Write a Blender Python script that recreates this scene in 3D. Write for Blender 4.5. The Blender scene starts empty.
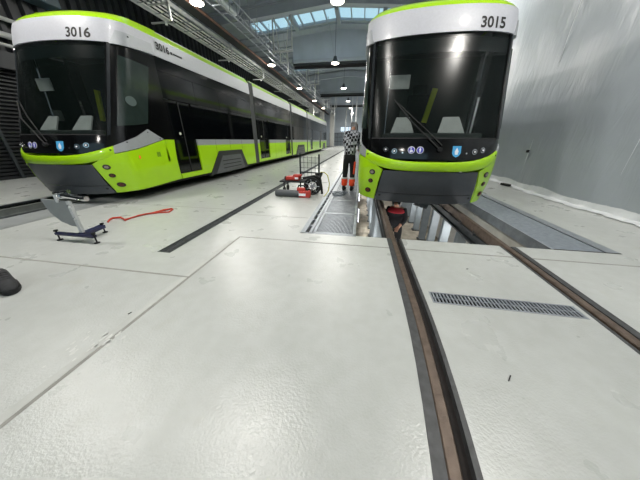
import bpy, math, random
from mathutils import Vector, Matrix
random.seed(7)
PI = math.pi
scn = bpy.context.scene
COL = scn.collection

# ------------------------------------------------------------------ materials
def lin(h):
    h = h.lstrip('#'); o = []
    for i in (0, 2, 4):
        c = int(h[i:i+2], 16)/255
        o.append(c/12.92 if c <= .04045 else ((c+.055)/1.055)**2.4)
    return o
_M = {}
def mat(name, col, rough=.5, metal=0., spec=.5, noise=None, bump=None, emis=None, alpha=1., coat=0., var=.25):
    """col: hex; noise: (scale, amount) colour variation; bump: (scale, strength)"""
    if name in _M: return _M[name]
    m = bpy.data.materials.new(name); m.use_nodes = True
    nt = m.node_tree; b = nt.nodes['Principled BSDF']
    c = lin(col)
    b.inputs['Base Color'].default_value = (*c, 1)
    b.inputs['Roughness'].default_value = rough
    b.inputs['Metallic'].default_value = metal
    b.inputs['Specular IOR Level'].default_value = spec
    b.inputs['Coat Weight'].default_value = coat
    b.inputs['Alpha'].default_value = alpha
    tc = nt.nodes.new('ShaderNodeTexCoord')
    if noise:
        n = nt.nodes.new('ShaderNodeTexNoise'); n.inputs['Scale'].default_value = noise[0]; n.inputs['Detail'].default_value = 5
        nt.links.new(tc.outputs['Object'], n.inputs['Vector'])
        r = nt.nodes.new('ShaderNodeValToRGB')
        r.color_ramp.elements[0].position = .3; r.color_ramp.elements[1].position = .7
        r.color_ramp.elements[0].color = (*[x*(1-noise[1]) for x in c], 1)
        r.color_ramp.elements[1].color = (*[min(1, x*(1+noise[1])) for x in c], 1)
        nt.links.new(n.outputs['Fac'], r.inputs['Fac']); nt.links.new(r.outputs['Color'], b.inputs['Base Color'])
    if bump:
        n2 = nt.nodes.new('ShaderNodeTexNoise'); n2.inputs['Scale'].default_value = bump[0]; n2.inputs['Detail'].default_value = 3
        nt.links.new(tc.outputs['Object'], n2.inputs['Vector'])
        bn = nt.nodes.new('ShaderNodeBump'); bn.inputs['Strength'].default_value = bump[1]; bn.inputs['Distance'].default_value = .02
        nt.links.new(n2.outputs['Fac'], bn.inputs['Height']); nt.links.new(bn.outputs['Normal'], b.inputs['Normal'])
    if emis:
        b.inputs['Emission Color'].default_value = (*lin(emis[0]), 1); b.inputs['Emission Strength'].default_value = emis[1]
    _M[name] = m
    return m

def floor_material():
    m = bpy.data.materials.new('painted_concrete'); m.use_nodes = True
    nt = m.node_tree; N = nt.nodes; L = nt.links; b = N['Principled BSDF']
    tc = N.new('ShaderNodeTexCoord')
    def noise(s, d=5, stretch=None):
        n = N.new('ShaderNodeTexNoise'); n.inputs['Scale'].default_value = s; n.inputs['Detail'].default_value = d
        if stretch:
            mp = N.new('ShaderNodeMapping'); mp.inputs['Scale'].default_value = stretch
            L.new(tc.outputs['Object'], mp.inputs['Vector']); L.new(mp.outputs['Vector'], n.inputs['Vector'])
        else: L.new(tc.outputs['Object'], n.inputs['Vector'])
        return n
    def ramp(n, p0, c0, p1, c1):
        r = N.new('ShaderNodeValToRGB'); e = r.color_ramp.elements
        e[0].position, e[1].position = p0, p1; e[0].color = (*c0, 1); e[1].color = (*c1, 1)
        L.new(n.outputs['Fac'], r.inputs['Fac']); return r
    base = ramp(noise(.8, 6), .3, lin('#b0b3b0'), .7, lin('#bdc0bd'))
    fine = ramp(noise(9, 6), .35, (.93, .93, .92), .65, (1, 1, 1))
    spot = ramp(noise(3.1, 2), .68, (1, 1, 1), .82, (.93, .915, .86))        # faint yellowish stains
    scuff = ramp(noise(2.2, 6, (1, .25, 1)), .55, (1, 1, 1), .85, (.93, .93, .93))
    def mul(a, c):
        x = N.new('ShaderNodeMix'); x.data_type = 'RGBA'; x.blend_type = 'MULTIPLY'; x.inputs[0].default_value = 1
        L.new(a, x.inputs[6]); L.new(c, x.inputs[7]); return x.outputs[2]
    o = mul(mul(mul(base.outputs[0], fine.outputs[0]), spot.outputs[0]), scuff.outputs[0])
    L.new(o, b.inputs['Base Color'])
    rr = ramp(noise(2.5, 4), .3, (.26,)*3, .7, (.35,)*3); L.new(rr.outputs[0], b.inputs['Roughness'])
    b.inputs['Specular IOR Level'].default_value = .5
    n2 = noise(70, 3); bn = N.new('ShaderNodeBump'); bn.inputs['Strength'].default_value = .22; bn.inputs['Distance'].default_value = .01
    L.new(n2.outputs['Fac'], bn.inputs['Height']); L.new(bn.outputs['Normal'], b.inputs['Normal'])
    return m

def check_material(name, c1, c2, scale):
    m = bpy.data.materials.new(name); m.use_nodes = True
    nt = m.node_tree; b = nt.nodes['Principled BSDF']; b.inputs['Roughness'].default_value = .9
    tc = nt.nodes.new('ShaderNodeTexCoord'); ch = nt.nodes.new('ShaderNodeTexChecker')
    mp = nt.nodes.new('ShaderNodeMapping'); mp.inputs['Rotation'].default_value = (.2, .15, .5)
    nt.links.new(tc.outputs['Object'], mp.inputs['Vector'])
    ch.inputs['Scale'].default_value = scale; ch.inputs['Color1'].default_value = (*lin(c1), 1); ch.inputs['Color2'].default_value = (*lin(c2), 1)
    nt.links.new(mp.outputs['Vector'], ch.inputs['Vector']); nt.links.new(ch.outputs['Color'], b.inputs['Base Color'])
    return m

FLOOR = floor_material()
GREEN = mat('lime_paint', '#a6d80a', .28, coat=.5, noise=(2, .04))
WHITE = mat('hood_white', '#b6b8bf', .45, coat=.12, noise=(30, .04))
SILVER = mat('silver_paint', '#a2a6aa', .38, metal=.25, noise=(20, .04))
VAL = mat('graphite_paint', '#42464b', .42, coat=.2, noise=(15, .06))
BLACK = mat('black_gloss', '#0a0b0c', .12, noise=(5, .1))
GLASS = mat('tinted_glass', '#101816', .22, alpha=.3, spec=.3)
SIDEGLASS = mat('black_side_glass', '#06080a', .05, noise=(3, .1))
UPPER = mat('upper_side_panel', '#0b0f10', .08, spec=.22, noise=(3, .15))
RUBBER = mat('black_rubber', '#141517', .75, noise=(20, .15))
BELLOWS = mat('bellows_grey', '#4c4f50', .6, noise=(10, .1))
CABIN = mat('cabin_dark', '#3c4744', .6, noise=(4, .1))
DASH = mat('dashboard_grey', '#c3d0cc', .5, noise=(6, .08))
YEL = mat('hi_vis_yellow', '#c3d62a', .6, noise=(9, .08))
CHROME = mat('chrome', '#d2d4d6', .15, metal=1., noise=(5, .03))
INK = mat('black_ink', '#08080a', .6, noise=(8, .1))
BLUE = mat('sign_blue', '#4aa3d8', .4, noise=(8, .05))
INDIGO = mat('sticker_indigo', '#3a37a8', .4, noise=(8, .05))
STICK = mat('sticker_white', '#eef0f6', .4, noise=(8, .02))
ORANGE = mat('sticker_orange', '#e8641c', .5, noise=(8, .05))
STEEL = mat('galvanised', '#9aa0a6', .42, metal=.55, noise=(9, .15))
STEELD = mat('dark_steel', '#3d4245', .5, metal=.5, noise=(9, .2))
PLATE = mat('zinc_plate', '#848c94', .5, metal=.35, noise=(14, .16), bump=(40, .25))
RAILM = mat('rail_brown', '#64574d', .5, metal=.4, noise=(14, .28), bump=(60, .2))
DARKGAP = mat('rail_groove_dark', '#1d1816', .85, noise=(25, .4))  # near-black brown for rail grooves, slots and gaps
EDGE = mat('rail_edge_plate', '#4b4c4d', .55, metal=.4, noise=(20, .25))
PITW = mat('pit_concrete', '#a5a49c', .85, noise=(3, .15), bump=(15, .2))
PITF = mat('pit_floor', '#968f80', .85, noise=(4, .3), bump=(15, .2))
JOINT = mat('joint_sealant', '#8a8a84', .75, noise=(12, .15))
WALLD = mat('dark_cladding', '#23272b', .55, noise=(1.5, .15))
SHUT = mat('shutter_black', '#15181b', .5, noise=(2, .15))
ROOF = mat('roof_sheet', '#9aa3ac', .7, noise=(1, .08))
GIRD = mat('girder_grey', '#9aa2ab', .6, noise=(1, .08))
CURT = mat('smoke_curtain', '#a3adb8', .7, noise=(.8, .08), bump=(2, .2))
BEAMB = mat('brown_beam', '#7d5a4c', .6, noise=(3, .15))
PIPE = mat('pale_pipe', '#b9bcbb', .4, noise=(4, .08))
WHITEP = mat('white_render', '#c9cac5', .8, noise=(1, .06))
LAMPM = mat('lamp_lens', '#ffffff', .4, emis=('#fff3dc', 14.))
LAMPH = mat('lamp_housing', '#54585c', .5, metal=.4, noise=(5, .1))
NAVY = mat('navy_paint', '#15193f', .4, noise=(9, .1))
GREYP = mat('grey_plate_paint', '#8d9192', .5, noise=(6, .06))
RED = mat('tool_red', '#b5382c', .5, noise=(9, .15))
STRAP = mat('strap_red_orange', '#b83d2a', .75, noise=(30, .2))
TROUS = mat('black_workwear', '#121316', .9, noise=(15, .2))
HIVO = mat('hi_vis_orange', '#ee4a22', .7, noise=(12, .12))
REFL = mat('reflective_band', '#b9bcbd', .4, noise=(12, .08))
SKIN = mat('skin', '#b98a72', .6, noise=(10, .06))
HAIR = mat('grey_hair', '#8a8a88', .85, noise=(40, .25))
PLAID = check_material('plaid_cloth', '#a9acb2', '#131418', 14.)
LGLASS = mat('window_pane', '#cfe6f2', .05, alpha=.15)

# ------------------------------------------------------------------ mesh helpers
class MB:
    def __init__(s): s.v = []; s.f = []
    def add(s, vs, fs):
        n = len(s.v); s.v += [tuple(v) for v in vs]; s.f += [tuple(i+n for i in f) for f in fs]; return s
    def box(s, x0, x1, y0, y1, z0, z1):
        v = [(x, y, z) for x in (x0, x1) for y in (y0, y1) for z in (z0, z1)]
        return s.add(v, [(0,1,3,2),(4,6,7,5),(0,4,5,1),(2,3,7,6),(0,2,6,4),(1,5,7,3)])
    def obox(s, c, size, rz=0, ry=0, rx=0):
        R = Matrix.Rotation(rz,3,'Z') @ Matrix.Rotation(ry,3,'Y') @ Matrix.Rotation(rx,3,'X')
        h = [k/2 for k in size]; c = Vector(c)
        v = [c + R @ Vector((a*h[0], b*h[1], d*h[2])) for a in (-1,1) for b in (-1,1) for d in (-1,1)]
        return s.add(v, [(0,1,3,2),(4,6,7,5),(0,4,5,1),(2,3,7,6),(0,2,6,4),(1,5,7,3)])
    def tube(s, pts, r, n=8, closed=False):
        pts = [Vector(p) for p in pts]; m = len(pts); rings = []
        up = None
        for i, p in enumerate(pts):
            if closed: t = pts[(i+1) % m]-pts[i-1]
            else: t = pts[min(i+1, m-1)]-pts[max(i-1, 0)]
            t.normalize()
            if up is None:
                up = Vector((0,0,1)) if abs(t.z) < .9 else Vector((0,1,0))
            a = t.cross(up); 
            if a.length < 1e-4: a = t.cross(Vector((1,0,0)))
            a.normalize(); b = a.cross(t); b.normalize(); up = b
            rr = r[i] if isinstance(r, (list, tuple)) else r
            rings.append([p + rr*(math.cos(2*PI*k/n)*a + math.sin(2*PI*k/n)*b) for k in range(n)])
        v = [q for R in rings for q in R]; f = []
        for i in range(m if closed else m-1):
            j = (i+1) % m
            for k in range(n): f.append((i*n+k, i*n+(k+1) % n, j*n+(k+1) % n, j*n+k))
        if not closed: f += [tuple(range(n))[::-1], tuple(range((m-1)*n, m*n))]
        return s.add(v, f)
    def cyl(s, p0, p1, r0, r1=None, n=16): return s.tube([p0, p1], [r0, r0 if r1 is None else r1], n)
    def lathe(s, prof, c=(0,0,0), n=20):       # prof: (r, z)
        v = [(c[0]+r*math.cos(2*PI*k/n), c[1]+r*math.sin(2*PI*k/n), c[2]+z) for r, z in prof for k in range(n)]
        f = [(i*n+k, i*n+(k+1) % n, (i+1)*n+(k+1) % n, (i+1)*n+k) for i in range(len(prof)-1) for k in range(n)]
        f += [tuple(range(n))[::-1], tuple(range((len(prof)-1)*n, len(prof)*n))]
        return s.add(v, f)
    def prism(s, poly, o, ax, ay, d):          # polygon in plane o + a*ax + b*ay, extruded by vector d
        o, ax, ay, d = map(Vector, (o, ax, ay, d)); n = len(poly)
        b = [o+p[0]*ax+p[1]*ay for p in poly]
        return s.add(b+[q+d for q in b], [tuple(range(n))[::-1], tuple(range(n, 2*n))]+[(i, (i+1) % n, n+(i+1) % n, n+i) for i in range(n)])
    def build(s, name, m, parent=None, origin=(0,0,0), smooth=True, bevel=0):
        me = bpy.data.meshes.new(name); o0 = Vector(origin)
        me.from_pydata([Vector(v)-o0 for v in s.v], [], s.f); me.update()
        import bmesh
        bm = bmesh.new(); bm.from_mesh(me); bmesh.ops.recalc_face_normals(bm, faces=bm.faces); bm.to_mesh(me); bm.free()
        if smooth:
            me.polygons.foreach_set('use_smooth', [True]*len(me.polygons)); me.set_sharp_from_angle(angle=math.radians(35))
        me.materials.append(m)
        o = bpy.data.objects.new(name, me); COL.objects.link(o)
        if parent is not None: o.parent = parent
        else: o.location = o0
        if bevel:
            b = o.modifiers.new('bevel', 'BEVEL'); b.width = bevel; b.segments = 2; b.limit_method = 'ANGLE'
        return o
def tag(o, label=None, cat=None, group=None, kind=None):
    if label: o['label'] = label
    if cat: o['category'] = cat
    if group: o['group'] = group
    if kind: o['kind'] = kind
    return o
def empty(name, loc, label, cat, group=None):
    o = bpy.data.objects.new(name, None); o.location = loc; o.empty_display_size = .1; COL.objects.link(o)
    return tag(o, label, cat, group)
def struct(name, mb, m, **k): return tag(mb.build(name, m, **k), kind='structure')
def copy_tree(o, parent=None):
    c = o.copy(); COL.objects.link(c)
    if parent is not None: c.parent = parent
    for ch in [x for x in bpy.data.objects if x.parent == o]: copy_tree(ch, c)
    return c
ORD = ['nearest', 'second', 'third', 'fourth', 'fifth', 'sixth', 'seventh', 'eighth', 'ninth', 'tenth', 'eleventh', 'twelfth', 'thirteenth', 'fourteenth', 'fifteenth', 'sixteenth', 'seventeenth', 'eighteenth', 'nineteenth', 'twentieth']

# ------------------------------------------------------------------ camera
H = 1.29
f_px, pitch, yaw, roll = 223.04, .42172, .16628, .0045
fw = Vector((-math.sin(yaw)*math.cos(pitch), math.cos(yaw)*math.cos(pitch), -math.sin(pitch)))
rt = Vector((math.cos(yaw), math.sin(yaw), 0)); up = rt.cross(fw)
r2 = math.cos(roll)*rt+math.sin(roll)*up; u2 = -math.sin(roll)*rt+math.cos(roll)*up
cd = bpy.data.cameras.new('camera'); cam = bpy.data.objects.new('camera', cd); COL.objects.link(cam)
cam.matrix_world = Matrix(((r2.x, u2.x, -fw.x, 0), (r2.y, u2.y, -fw.y, 0), (r2.z, u2.z, -fw.z, H), (0, 0, 0, 1)))
cd.sensor_width = 36; cd.lens = 36*f_px/640; cd.clip_start = .05; cd.clip_end = 300
scn.camera = cam

# ------------------------------------------------------------------ floor, pit, trenches
Y0, Y1, PY = -14., 62., 3.07
def sh(y): return -.045*(1.7-max(y, -.5))**2-.198*max(0, -.5-y) if y < 1.7 else 0.
XW, XR = -12., 4.75
def strip(mb, xa, xb, ya, yb, z=0., d=.25, sa=False, sb=False, n=1):
    for i in range(n):
        y0 = ya+(yb-ya)*i/n; y1 = ya+(yb-ya)*(i+1)/n
        a0, a1 = xa+(sh(y0) if sa else 0), xa+(sh(y1) if sa else 0); b0, b1 = xb+(sh(y0) if sb else 0), xb+(sh(y1) if sb else 0)
        mb.add([(a0,y0,z),(b0,y0,z),(b1,y1,z),(a1,y1,z),(a0,y0,z-d),(b0,y0,z-d),(b1,y1,z-d),(a1,y1,z-d)],
               [(0,1,2,3),(4,7,6,5),(0,4,5,1),(1,5,6,2),(2,6,7,3),(3,7,4,0)])
fl = MB()
strip(fl, XW, -7.3, Y0, Y1)
strip(fl, -5.4, -2.43, Y0, Y1); strip(fl, -2.43, -2.25, Y0, 2.12); strip(fl, -2.43, -2.25, 40, Y1)
strip(fl, -2.25, -.82, Y0, Y1)
strip(fl, -.82, .46, Y0, PY, sb=True, n=68)
strip(fl, .665, 1.925, Y0, 1.695, sa=True, sb=True, n=60)
strip(fl, .665, 1.925, 1.855, PY); strip(fl, .665, .72, 1.695, 1.855); strip(fl, 1.89, 1.925, 1.695, 1.855)
strip(fl, 2.13, XR, Y0, PY, sa=True, n=68)
strip(fl, 3.32, XR, PY, Y1)
strip(fl, -.82, 3.32, 40, Y1)
struct('floor', fl, FLOOR, smooth=False)

pw = MB(); D = -1.5
pw.box(.02, 2.57, PY-.1, PY, D, -.25); pw.box(-.1, .02, PY, 40, D, -.12); pw.box(2.57, 2.7, PY, 40, D, -.2); pw.box(.02, 2.57, 40, 40.1, D, -.25)
struct('wall_pit', pw, PITW, smooth=False)
pf = MB(); pf.box(-.1, 2.7, PY-.1, 40.1, D-.1, D); struct('floor_pit', pf, PITF, smooth=False)

# left trench under the other tram
lt = MB(); lt.box(-7.3, -6.15, Y0, 60, -.6, -.5); struct('floor_trench', lt, mat('trench_green_grey', '#3f4742', .6, noise=(3, .2)), smooth=False)
lt = MB(); lt.box(-7.34, -7.3, Y0, 60, -.6, -.02); lt.box(-6.15, -6.1, Y0, 60, -.6, -.06); struct('wall_trench', lt, mat('trench_wall', '#59605c', .6, noise=(3, .15)), smooth=False)
lp = MB(); lp.box(-6.15, -5.505, Y0, 60, -.06, 0); lp.box(-5.435, -5.4, Y0, 60, -.06, 0); lp.box(-5.505, -5.435, Y0, 60, -.06, -.05); struct('trim_1', lp, mat('trench_plate', '#8b8f8f', .55, noise=(5, .1)), smooth=False)
lp = MB(); lp.box(-7.38, -7.28, Y0, 60, -.02, .006); lp.box(-6.2, -6.13, Y0, 60, -.03, .006); struct('trim_2', lp, STEELD, smooth=False)

# expansion joints
def joint(n, x0, x1, y0, y1):
    j = MB(); j.box(x0, x1, y0, y1, -.01, .0015); struct('trim_%d' % n, j, JOINT, smooth=False)
joint(3, -1.655, -1.63, -4, 2.73); joint(4, -5.4, -1.655, 1.67, 1.692); joint(5, -1.655, .46, 2.735, 2.755)
joint(6, .67, 1.92, 2.735, 2.755); joint(7, 2.13, 4.6, 2.735, 2.755); joint(8, -2.25, -.85, 3.75, 3.762)
joint(9, -5.38, -2.45, 4.0, 4.012); j_ = MB(); j_.box(-1.715, -1.66, -4, 2.6, -.01, .0012); struct('trim_10', j_, mat('joint_light', '#b4b6b2', .7, noise=(10, .06)), smooth=False)

# small debris and paint marks on the floor
for i, (x, y, a, l) in enumerate([(.62, 1.05, .9, .05), (1.02, .66, 2.4, .09), (1.25, 2.35, .3, .02), (-1.75, 1.13, 1.2, .025)]):
    d = MB(); d.obox((x+.35*(i < 2), y, .003), (l, .006, .005), a)
    tag(d.build('debris_sliver', RUBBER), ['tiny dark chip on pale floor right of the near rail', 'thin dark splinter on pale floor, right foreground', 'small dark speck on floor beyond the cross grate', 'small dark speck beside the long floor joint'][i], 'debris')
pm = MB()
for k in range(26):
    x = -1.74+random.gauss(0, .09); y = .84+random.gauss(0, .07)+.5*(x+1.74); 
    n = random.randint(5, 7); r = random.uniform(.004, .015)
    pm.prism([(r*random.uniform(.6, 1.3)*math.cos(2*PI*i/n)*1.0, r*random.uniform(.6, 1.6)*math.sin(2*PI*i/n)*1.8) for i in range(n)], (x, y, .0018), (1,0,0), (0,1,0), (0,0,.0006))
tag(pm.build('paint_smudge', mat('white_paint_smudge', '#c8cac6', .7, noise=(20, .05)), smooth=False), 'white smeared paint flecks beside the long floor joint, left foreground', 'paint mark', kind='stuff')

# ------------------------------------------------------------------ rails
def sweep(mb, prof, ya, yb, n, x0):
    ys = [ya+(yb-ya)*i/n for i in range(n+1)]; k = len(prof)
    v = [(x0+p[0]+sh(y), y, p[1]) for y in ys for p in prof]
    f = [(i*k+j, i*k+(j+1) % k, (i+1)*k+(j+1) % k, (i+1)*k+j) for i in range(n) for j in range(k)]
    f += [tuple(range(k))[::-1], tuple(range(n*k, n*k+k))]
    mb.add(v, f)
def rect(a, b, c, d): return [(a, c), (b, c), (b, d), (a, d)]
def track_rail(x, s, label):
    # x: outer edge of the cover strip, s=+1 when the groove lies on the right of the head
    root = empty('tram_rail', (x, 0, 0), label, 'rail')
    def part(name, prof, m, ya=Y0, yb=PY, n=72, z=None):
        b = MB(); sweep(b, [(s*p[0], p[1]) for p in prof], ya, yb, n, x); return b.build(name, m, root, (x, 0, 0))
    part('cover_strip', rect(0, .06, -.05, .0), EDGE)
    part('rail_head', [(.062, -.1), (.062, -.012), (.07, -.004), (.118, -.004), (.126, -.014), (.126, -.1)], RAILM)
    part('groove_floor', rect(.126, .175, -.1, -.045), DARKGAP)
    part('edge_strip', rect(.175, .203, -.1, .001), EDGE)
    # over the pit
    part('pit_rail_head', [(.05, -.15), (.05, -.06), (.06, -.012), (.066, -.006), (.12, -.006), (.126, -.014), (.126, -.06), (.126, -.15)], RAILM, PY, 39.9, 2)
    part('rail_beam', [(.03, -.34), (.15, -.34), (.15, -.31), (.1, -.31), (.1, -.18), (.16, -.18), (.16, -.15), (.02, -.15), (.02, -.18), (.08, -.18), (.08, -.31), (.03, -.31)], STEELD, PY, 39.9, 2)
    for k in range(26):
        y = 3.3+.55*k; g = MB()
        g.obox((x+s*.165, y, -.14), (.05, .09, .03)); g.cyl((x+s*.17, y, -.13), (x+s*.17, y, -.09), .012, n=6)
        g.build('rail_clamp', EDGE, root, (x, 0, 0))
    return root
track_rail(.462, 1, 'brown grooved rail running towards the camera from under the right tram')
track_rail(2.128, -1, 'right-hand brown grooved rail leaving the frame at lower right')
for x, lab in ((-6.95, 'rail in the dark trench under the left tram'), (-5.47, 'rail in the pale floor along the near side of the left tram')):
    b = MB(); b.box(x-.035, x+.035, Y0, 60, -.05 if x > -6 else -.12, .0)
    if x < -6: b.box(x-.07, x+.07, Y0, 60, -.5, -.12)
    tag(b.build('tram_rail', mat('rail_polished', '#8d9290', .4, metal=.5, noise=(6, .15)), origin=(x, 0, 0)), lab, 'rail')

# posts carrying the pit rails
def post(x, y, label, group):
    root = empty('rail_post', (x, y, D), label, 'post', group)
    a = MB(); a.box(x-.085, x+.085, y-.06, y-.048, D, -.34); a.box(x-.085, x+.085, y+.048, y+.06, D, -.34); a.box(x-.006, x+.006, y-.048, y+.048, D, -.34)
    a.build('column', mat('post_grey', '#8d969b', .55, metal=.0, noise=(6, .1)), root, (x, y, D))
    b = MB(); b.box(x-.12, x+.12, y-.1, y+.1, D, D+.02); b.build('base_plate', STEELD, root, (x, y, D))
    for sx in (-.09, .09): b = MB(); b.cyl((x+sx, y-.075, D+.02), (x+sx, y-.075, D+.06), .014, n=6); b.build('bolt', CHROME, root, (x, y, D))
for k in range(11):
    post(2.04, 4.38+.79*k, 'grey steel post under the right pit rail, %s from the pit edge' % ORD[k], 'posts under the pit rails')
for k in range(11):
    post(.55, 3.85+.72*k, 'grey steel post under the left pit rail, %s from the pit edge' % ORD[k], 'posts under the pit rails')

# ------------------------------------------------------------------ gratings
def grating(y, k):
    root = empty('grating_panel', (-.31, y, 0), 'galvanised walkway grating left of the pit, %s from its near end' % ORD[k] if k < 20 else 'far galvanised walkway grating beside the pit', 'grating', 'walkway gratings beside the pit')
    a = MB(); x0, x1 = -.635, .015; L = 1.02
    a.box(x0, x1, y, y+.03, -.03, 0); a.box(x0, x1, y+L-.03, y+L, -.03, 0); a.box(x0, x0+.045, y, y+L, -.03, 0); a.box(x1-.045, x1, y, y+L, -.03, 0)
    a.build('frame', STEEL, root, (-.31, y, 0), smooth=False)
    b = MB()
    for i in range(1, 30): xx = x0+(x1-x0)*i/30; b.box(xx-.0035, xx+.0035, y+.03, y+L-.03, -.03, -.004)
    for i in range(1, 34): yy = y+L*i/34; b.box(x0+.045, x1-.045, yy-.003, yy+.003, -.022, -.005)
    b.build('bars', STEEL, root, (-.31, y, 0), smooth=False)
    return root
g0 = grating(PY+.03, 0)
for k in range(1, 20):
    c = copy_tree(g0); c.location = (-.31, PY+.03+1.03*k, 0)
    c['label'] = 'galvanised walkway grating left of the pit, %s from its near end' % ORD[k]
gf = MB(); gf.box(-.64, -.1, PY, 40, -.16, -.09); struct('floor_walkway', gf, mat('under_grating', '#6d7174', .8, noise=(5, .15)), smooth=False)
gf = MB(); gf.box(-.82, -.745, PY-.02, 40, -.05, .003); gf.box(-.69, -.645, PY-.02, 40, -.05, .003); gf.box(-.82, .02, PY-.02, PY+.015, -.05, .003); struct('trim_11', gf, STEEL, smooth=False)
gs = MB(); gs.box(-.745, -.69, PY+.02, 40, -.16, -.06); struct('trim_12', gs, DARKGAP, smooth=False)
gs = MB()
for k in range(130):
    y = PY+.32+.28*k; gs.box(-.745, -.69, y, y+.035, -.05, .0)
struct('trim_13', gs, STEEL, smooth=False)

# plate walkway right of the pit
pr = empty('plate_walkway', (2.9, PY, 0), 'grey chequered metal plate walkway along the right side of the pit', 'walkway')
a = MB(); a.box(2.57, 3.14, PY, 39.9, -.02, .0)
a.build('plate', PLATE, pr, (2.9, PY, 0), smooth=False)
a = MB(); a.box(2.545, 2.57, PY, 39.9, -.16, .004); a.build('edge_beam', STEEL, pr, (2.9, PY, 0), smooth=False)
a = MB(); a.box(3.14, 3.17, PY, 39.9, -.06, -.02); a.box(2.57, 3.32, PY-.0, PY+.02, -.04, .002); a.build('gap_strip', DARKGAP, pr, (2.9, PY, 0), smooth=False)
a = MB(); a.box(3.17, 3.32, PY+.02, 39.9, -.06, .002); a.build('border_strip', STEEL, pr, (2.9, PY, 0), smooth=False)
a = MB(); a.box(2.575, 3.33, PY, 39.9, -.2, -.065); struct('trim_14', a, PITW, smooth=False)

# drains
dr = empty('slot_drain', (-2.34, 2.12, 0), 'long dark slotted floor drain running away between the trams', 'drain')
a = MB(); a.box(-2.43, -2.41, 2.12, 40, -.1, .001); a.box(-2.27, -2.25, 2.12, 40, -.1, .001); a.box(-2.41, -2.27, 2.12, 2.14, -.1, .001); a.build('frame', STEELD, dr, (-2.34, 2.12, 0), smooth=False)
a = MB()
for k in range(560):
    y = 2.155+.03*k*(1 if k < 300 else 1)
    a.box(-2.41, -2.27, y, y+.013, -.03, -.004)
a.box(-2.345, -2.335, 2.14, 40, -.028, -.003)
a.build('slats', mat('drain_iron', '#55585a', .6, metal=.4, noise=(14, .3)), dr, (-2.34, 2.12, 0), smooth=False)
a = MB(); a.box(-2.41, -2.27, 2.14, 40, -.12, -.09); a.build('channel', mat('drain_dark', '#1b1b1b', .9, noise=(9, .3)), dr, (-2.34, 2.12, 0), smooth=False)  # channel bottom in a near-black tone
dr = empty('cross_drain', (1.3, 1.775, 0), 'short slatted floor grate between the rails in the right foreground', 'drain')
o = (1.3, 1.775, 0)
a = MB(); a.box(.72, 1.89, 1.695, 1.71, -.1, .002); a.box(.72, 1.89, 1.84, 1.855, -.1, .002); a.box(.72, .735, 1.71, 1.84, -.1, .002); a.box(1.875, 1.89, 1.71, 1.84, -.1, .002); a.box(.735, 1.875, 1.770, 1.780, -.007, .001)
a.build('frame', STEEL, dr, o, smooth=False)
a = MB()
for k in range(38):
    x = .752+.0302*k; a.obox((x, 1.741, -.003), (.0125, .062, .006)); a.obox((x, 1.809, -.003), (.0125, .062, .006))
a.build('slats', STEEL, dr, o, smooth=False)
a = MB(); a.box(.735, 1.875, 1.71, 1.84, -.14, -.06); a.build('channel', mat('drain_black', '#070707', .95), dr, o, smooth=False)

# ------------------------------------------------------------------ tram
def tab(t, z):
    if z <= t[0][0]: return t[0][1]
    for (a, b), (c, d) in zip(t, t[1:]):
        if z <= c: return b+(d-b)*(z-a)/(c-a)
    return t[-1][1]
UT = [(.2,.14),(.5,.05),(.8,0),(.95,0),(1.15,.04),(1.3,.09),(2.9,.72),(3.05,.76),(3.3,.84),(3.4,.92),(3.52,1.1)]
DT = [(.2,.75),(.95,.8),(2.85,.55)]
WT = [(.2,1.2),(.6,1.25),(3.36,1.25),(3.56,1.1)]
PW = 2.3
def prm(z): return tab(UT, z), tab(DT, z), tab(WT, z)
def pos(a, z, off=0.):
    U, Dd, W = prm(z); s = 1 if a >= 0 else -1; b = abs(a)
    def raw(b):
        if b <= 1:
            th = b*PI/2
            return (W*math.sin(th)**(2/PW) if th > 0 else 0), U+Dd*(1-max(0, math.cos(th))**(2/PW))
        return W, U+Dd+(b-1)
    x, u = raw(b)
    if off:
        e = 1e-3; x0, u0 = raw(max(0, b-e)); x1, u1 = raw(b+e)
        tx, tu = (1, 0) if b < e else (x1-x0, u1-u0)
        l = math.hypot(tx, tu) or 1; x += tu/l*off; u -= tx/l*off
    return (s*x, u, z)
def aX(X, z):
    U, Dd, W = prm(z); return (1 if X >= 0 else -1)*math.asin(min(1, abs(X)/W)**(PW/2))/(PI/2)
def aU(u, z, s=1):
    U, Dd, W = prm(z)
    if u >= U+Dd: return s*(1+u-U-Dd)
    return s*math.acos(max(0, 1-(u-U)/Dd)**(PW/2))/(PI/2)
def P(kind, v, z, s=1):
    return (aX(v*s, z), z) if kind == 'X' else (aU(v, z, s), z)
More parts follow.
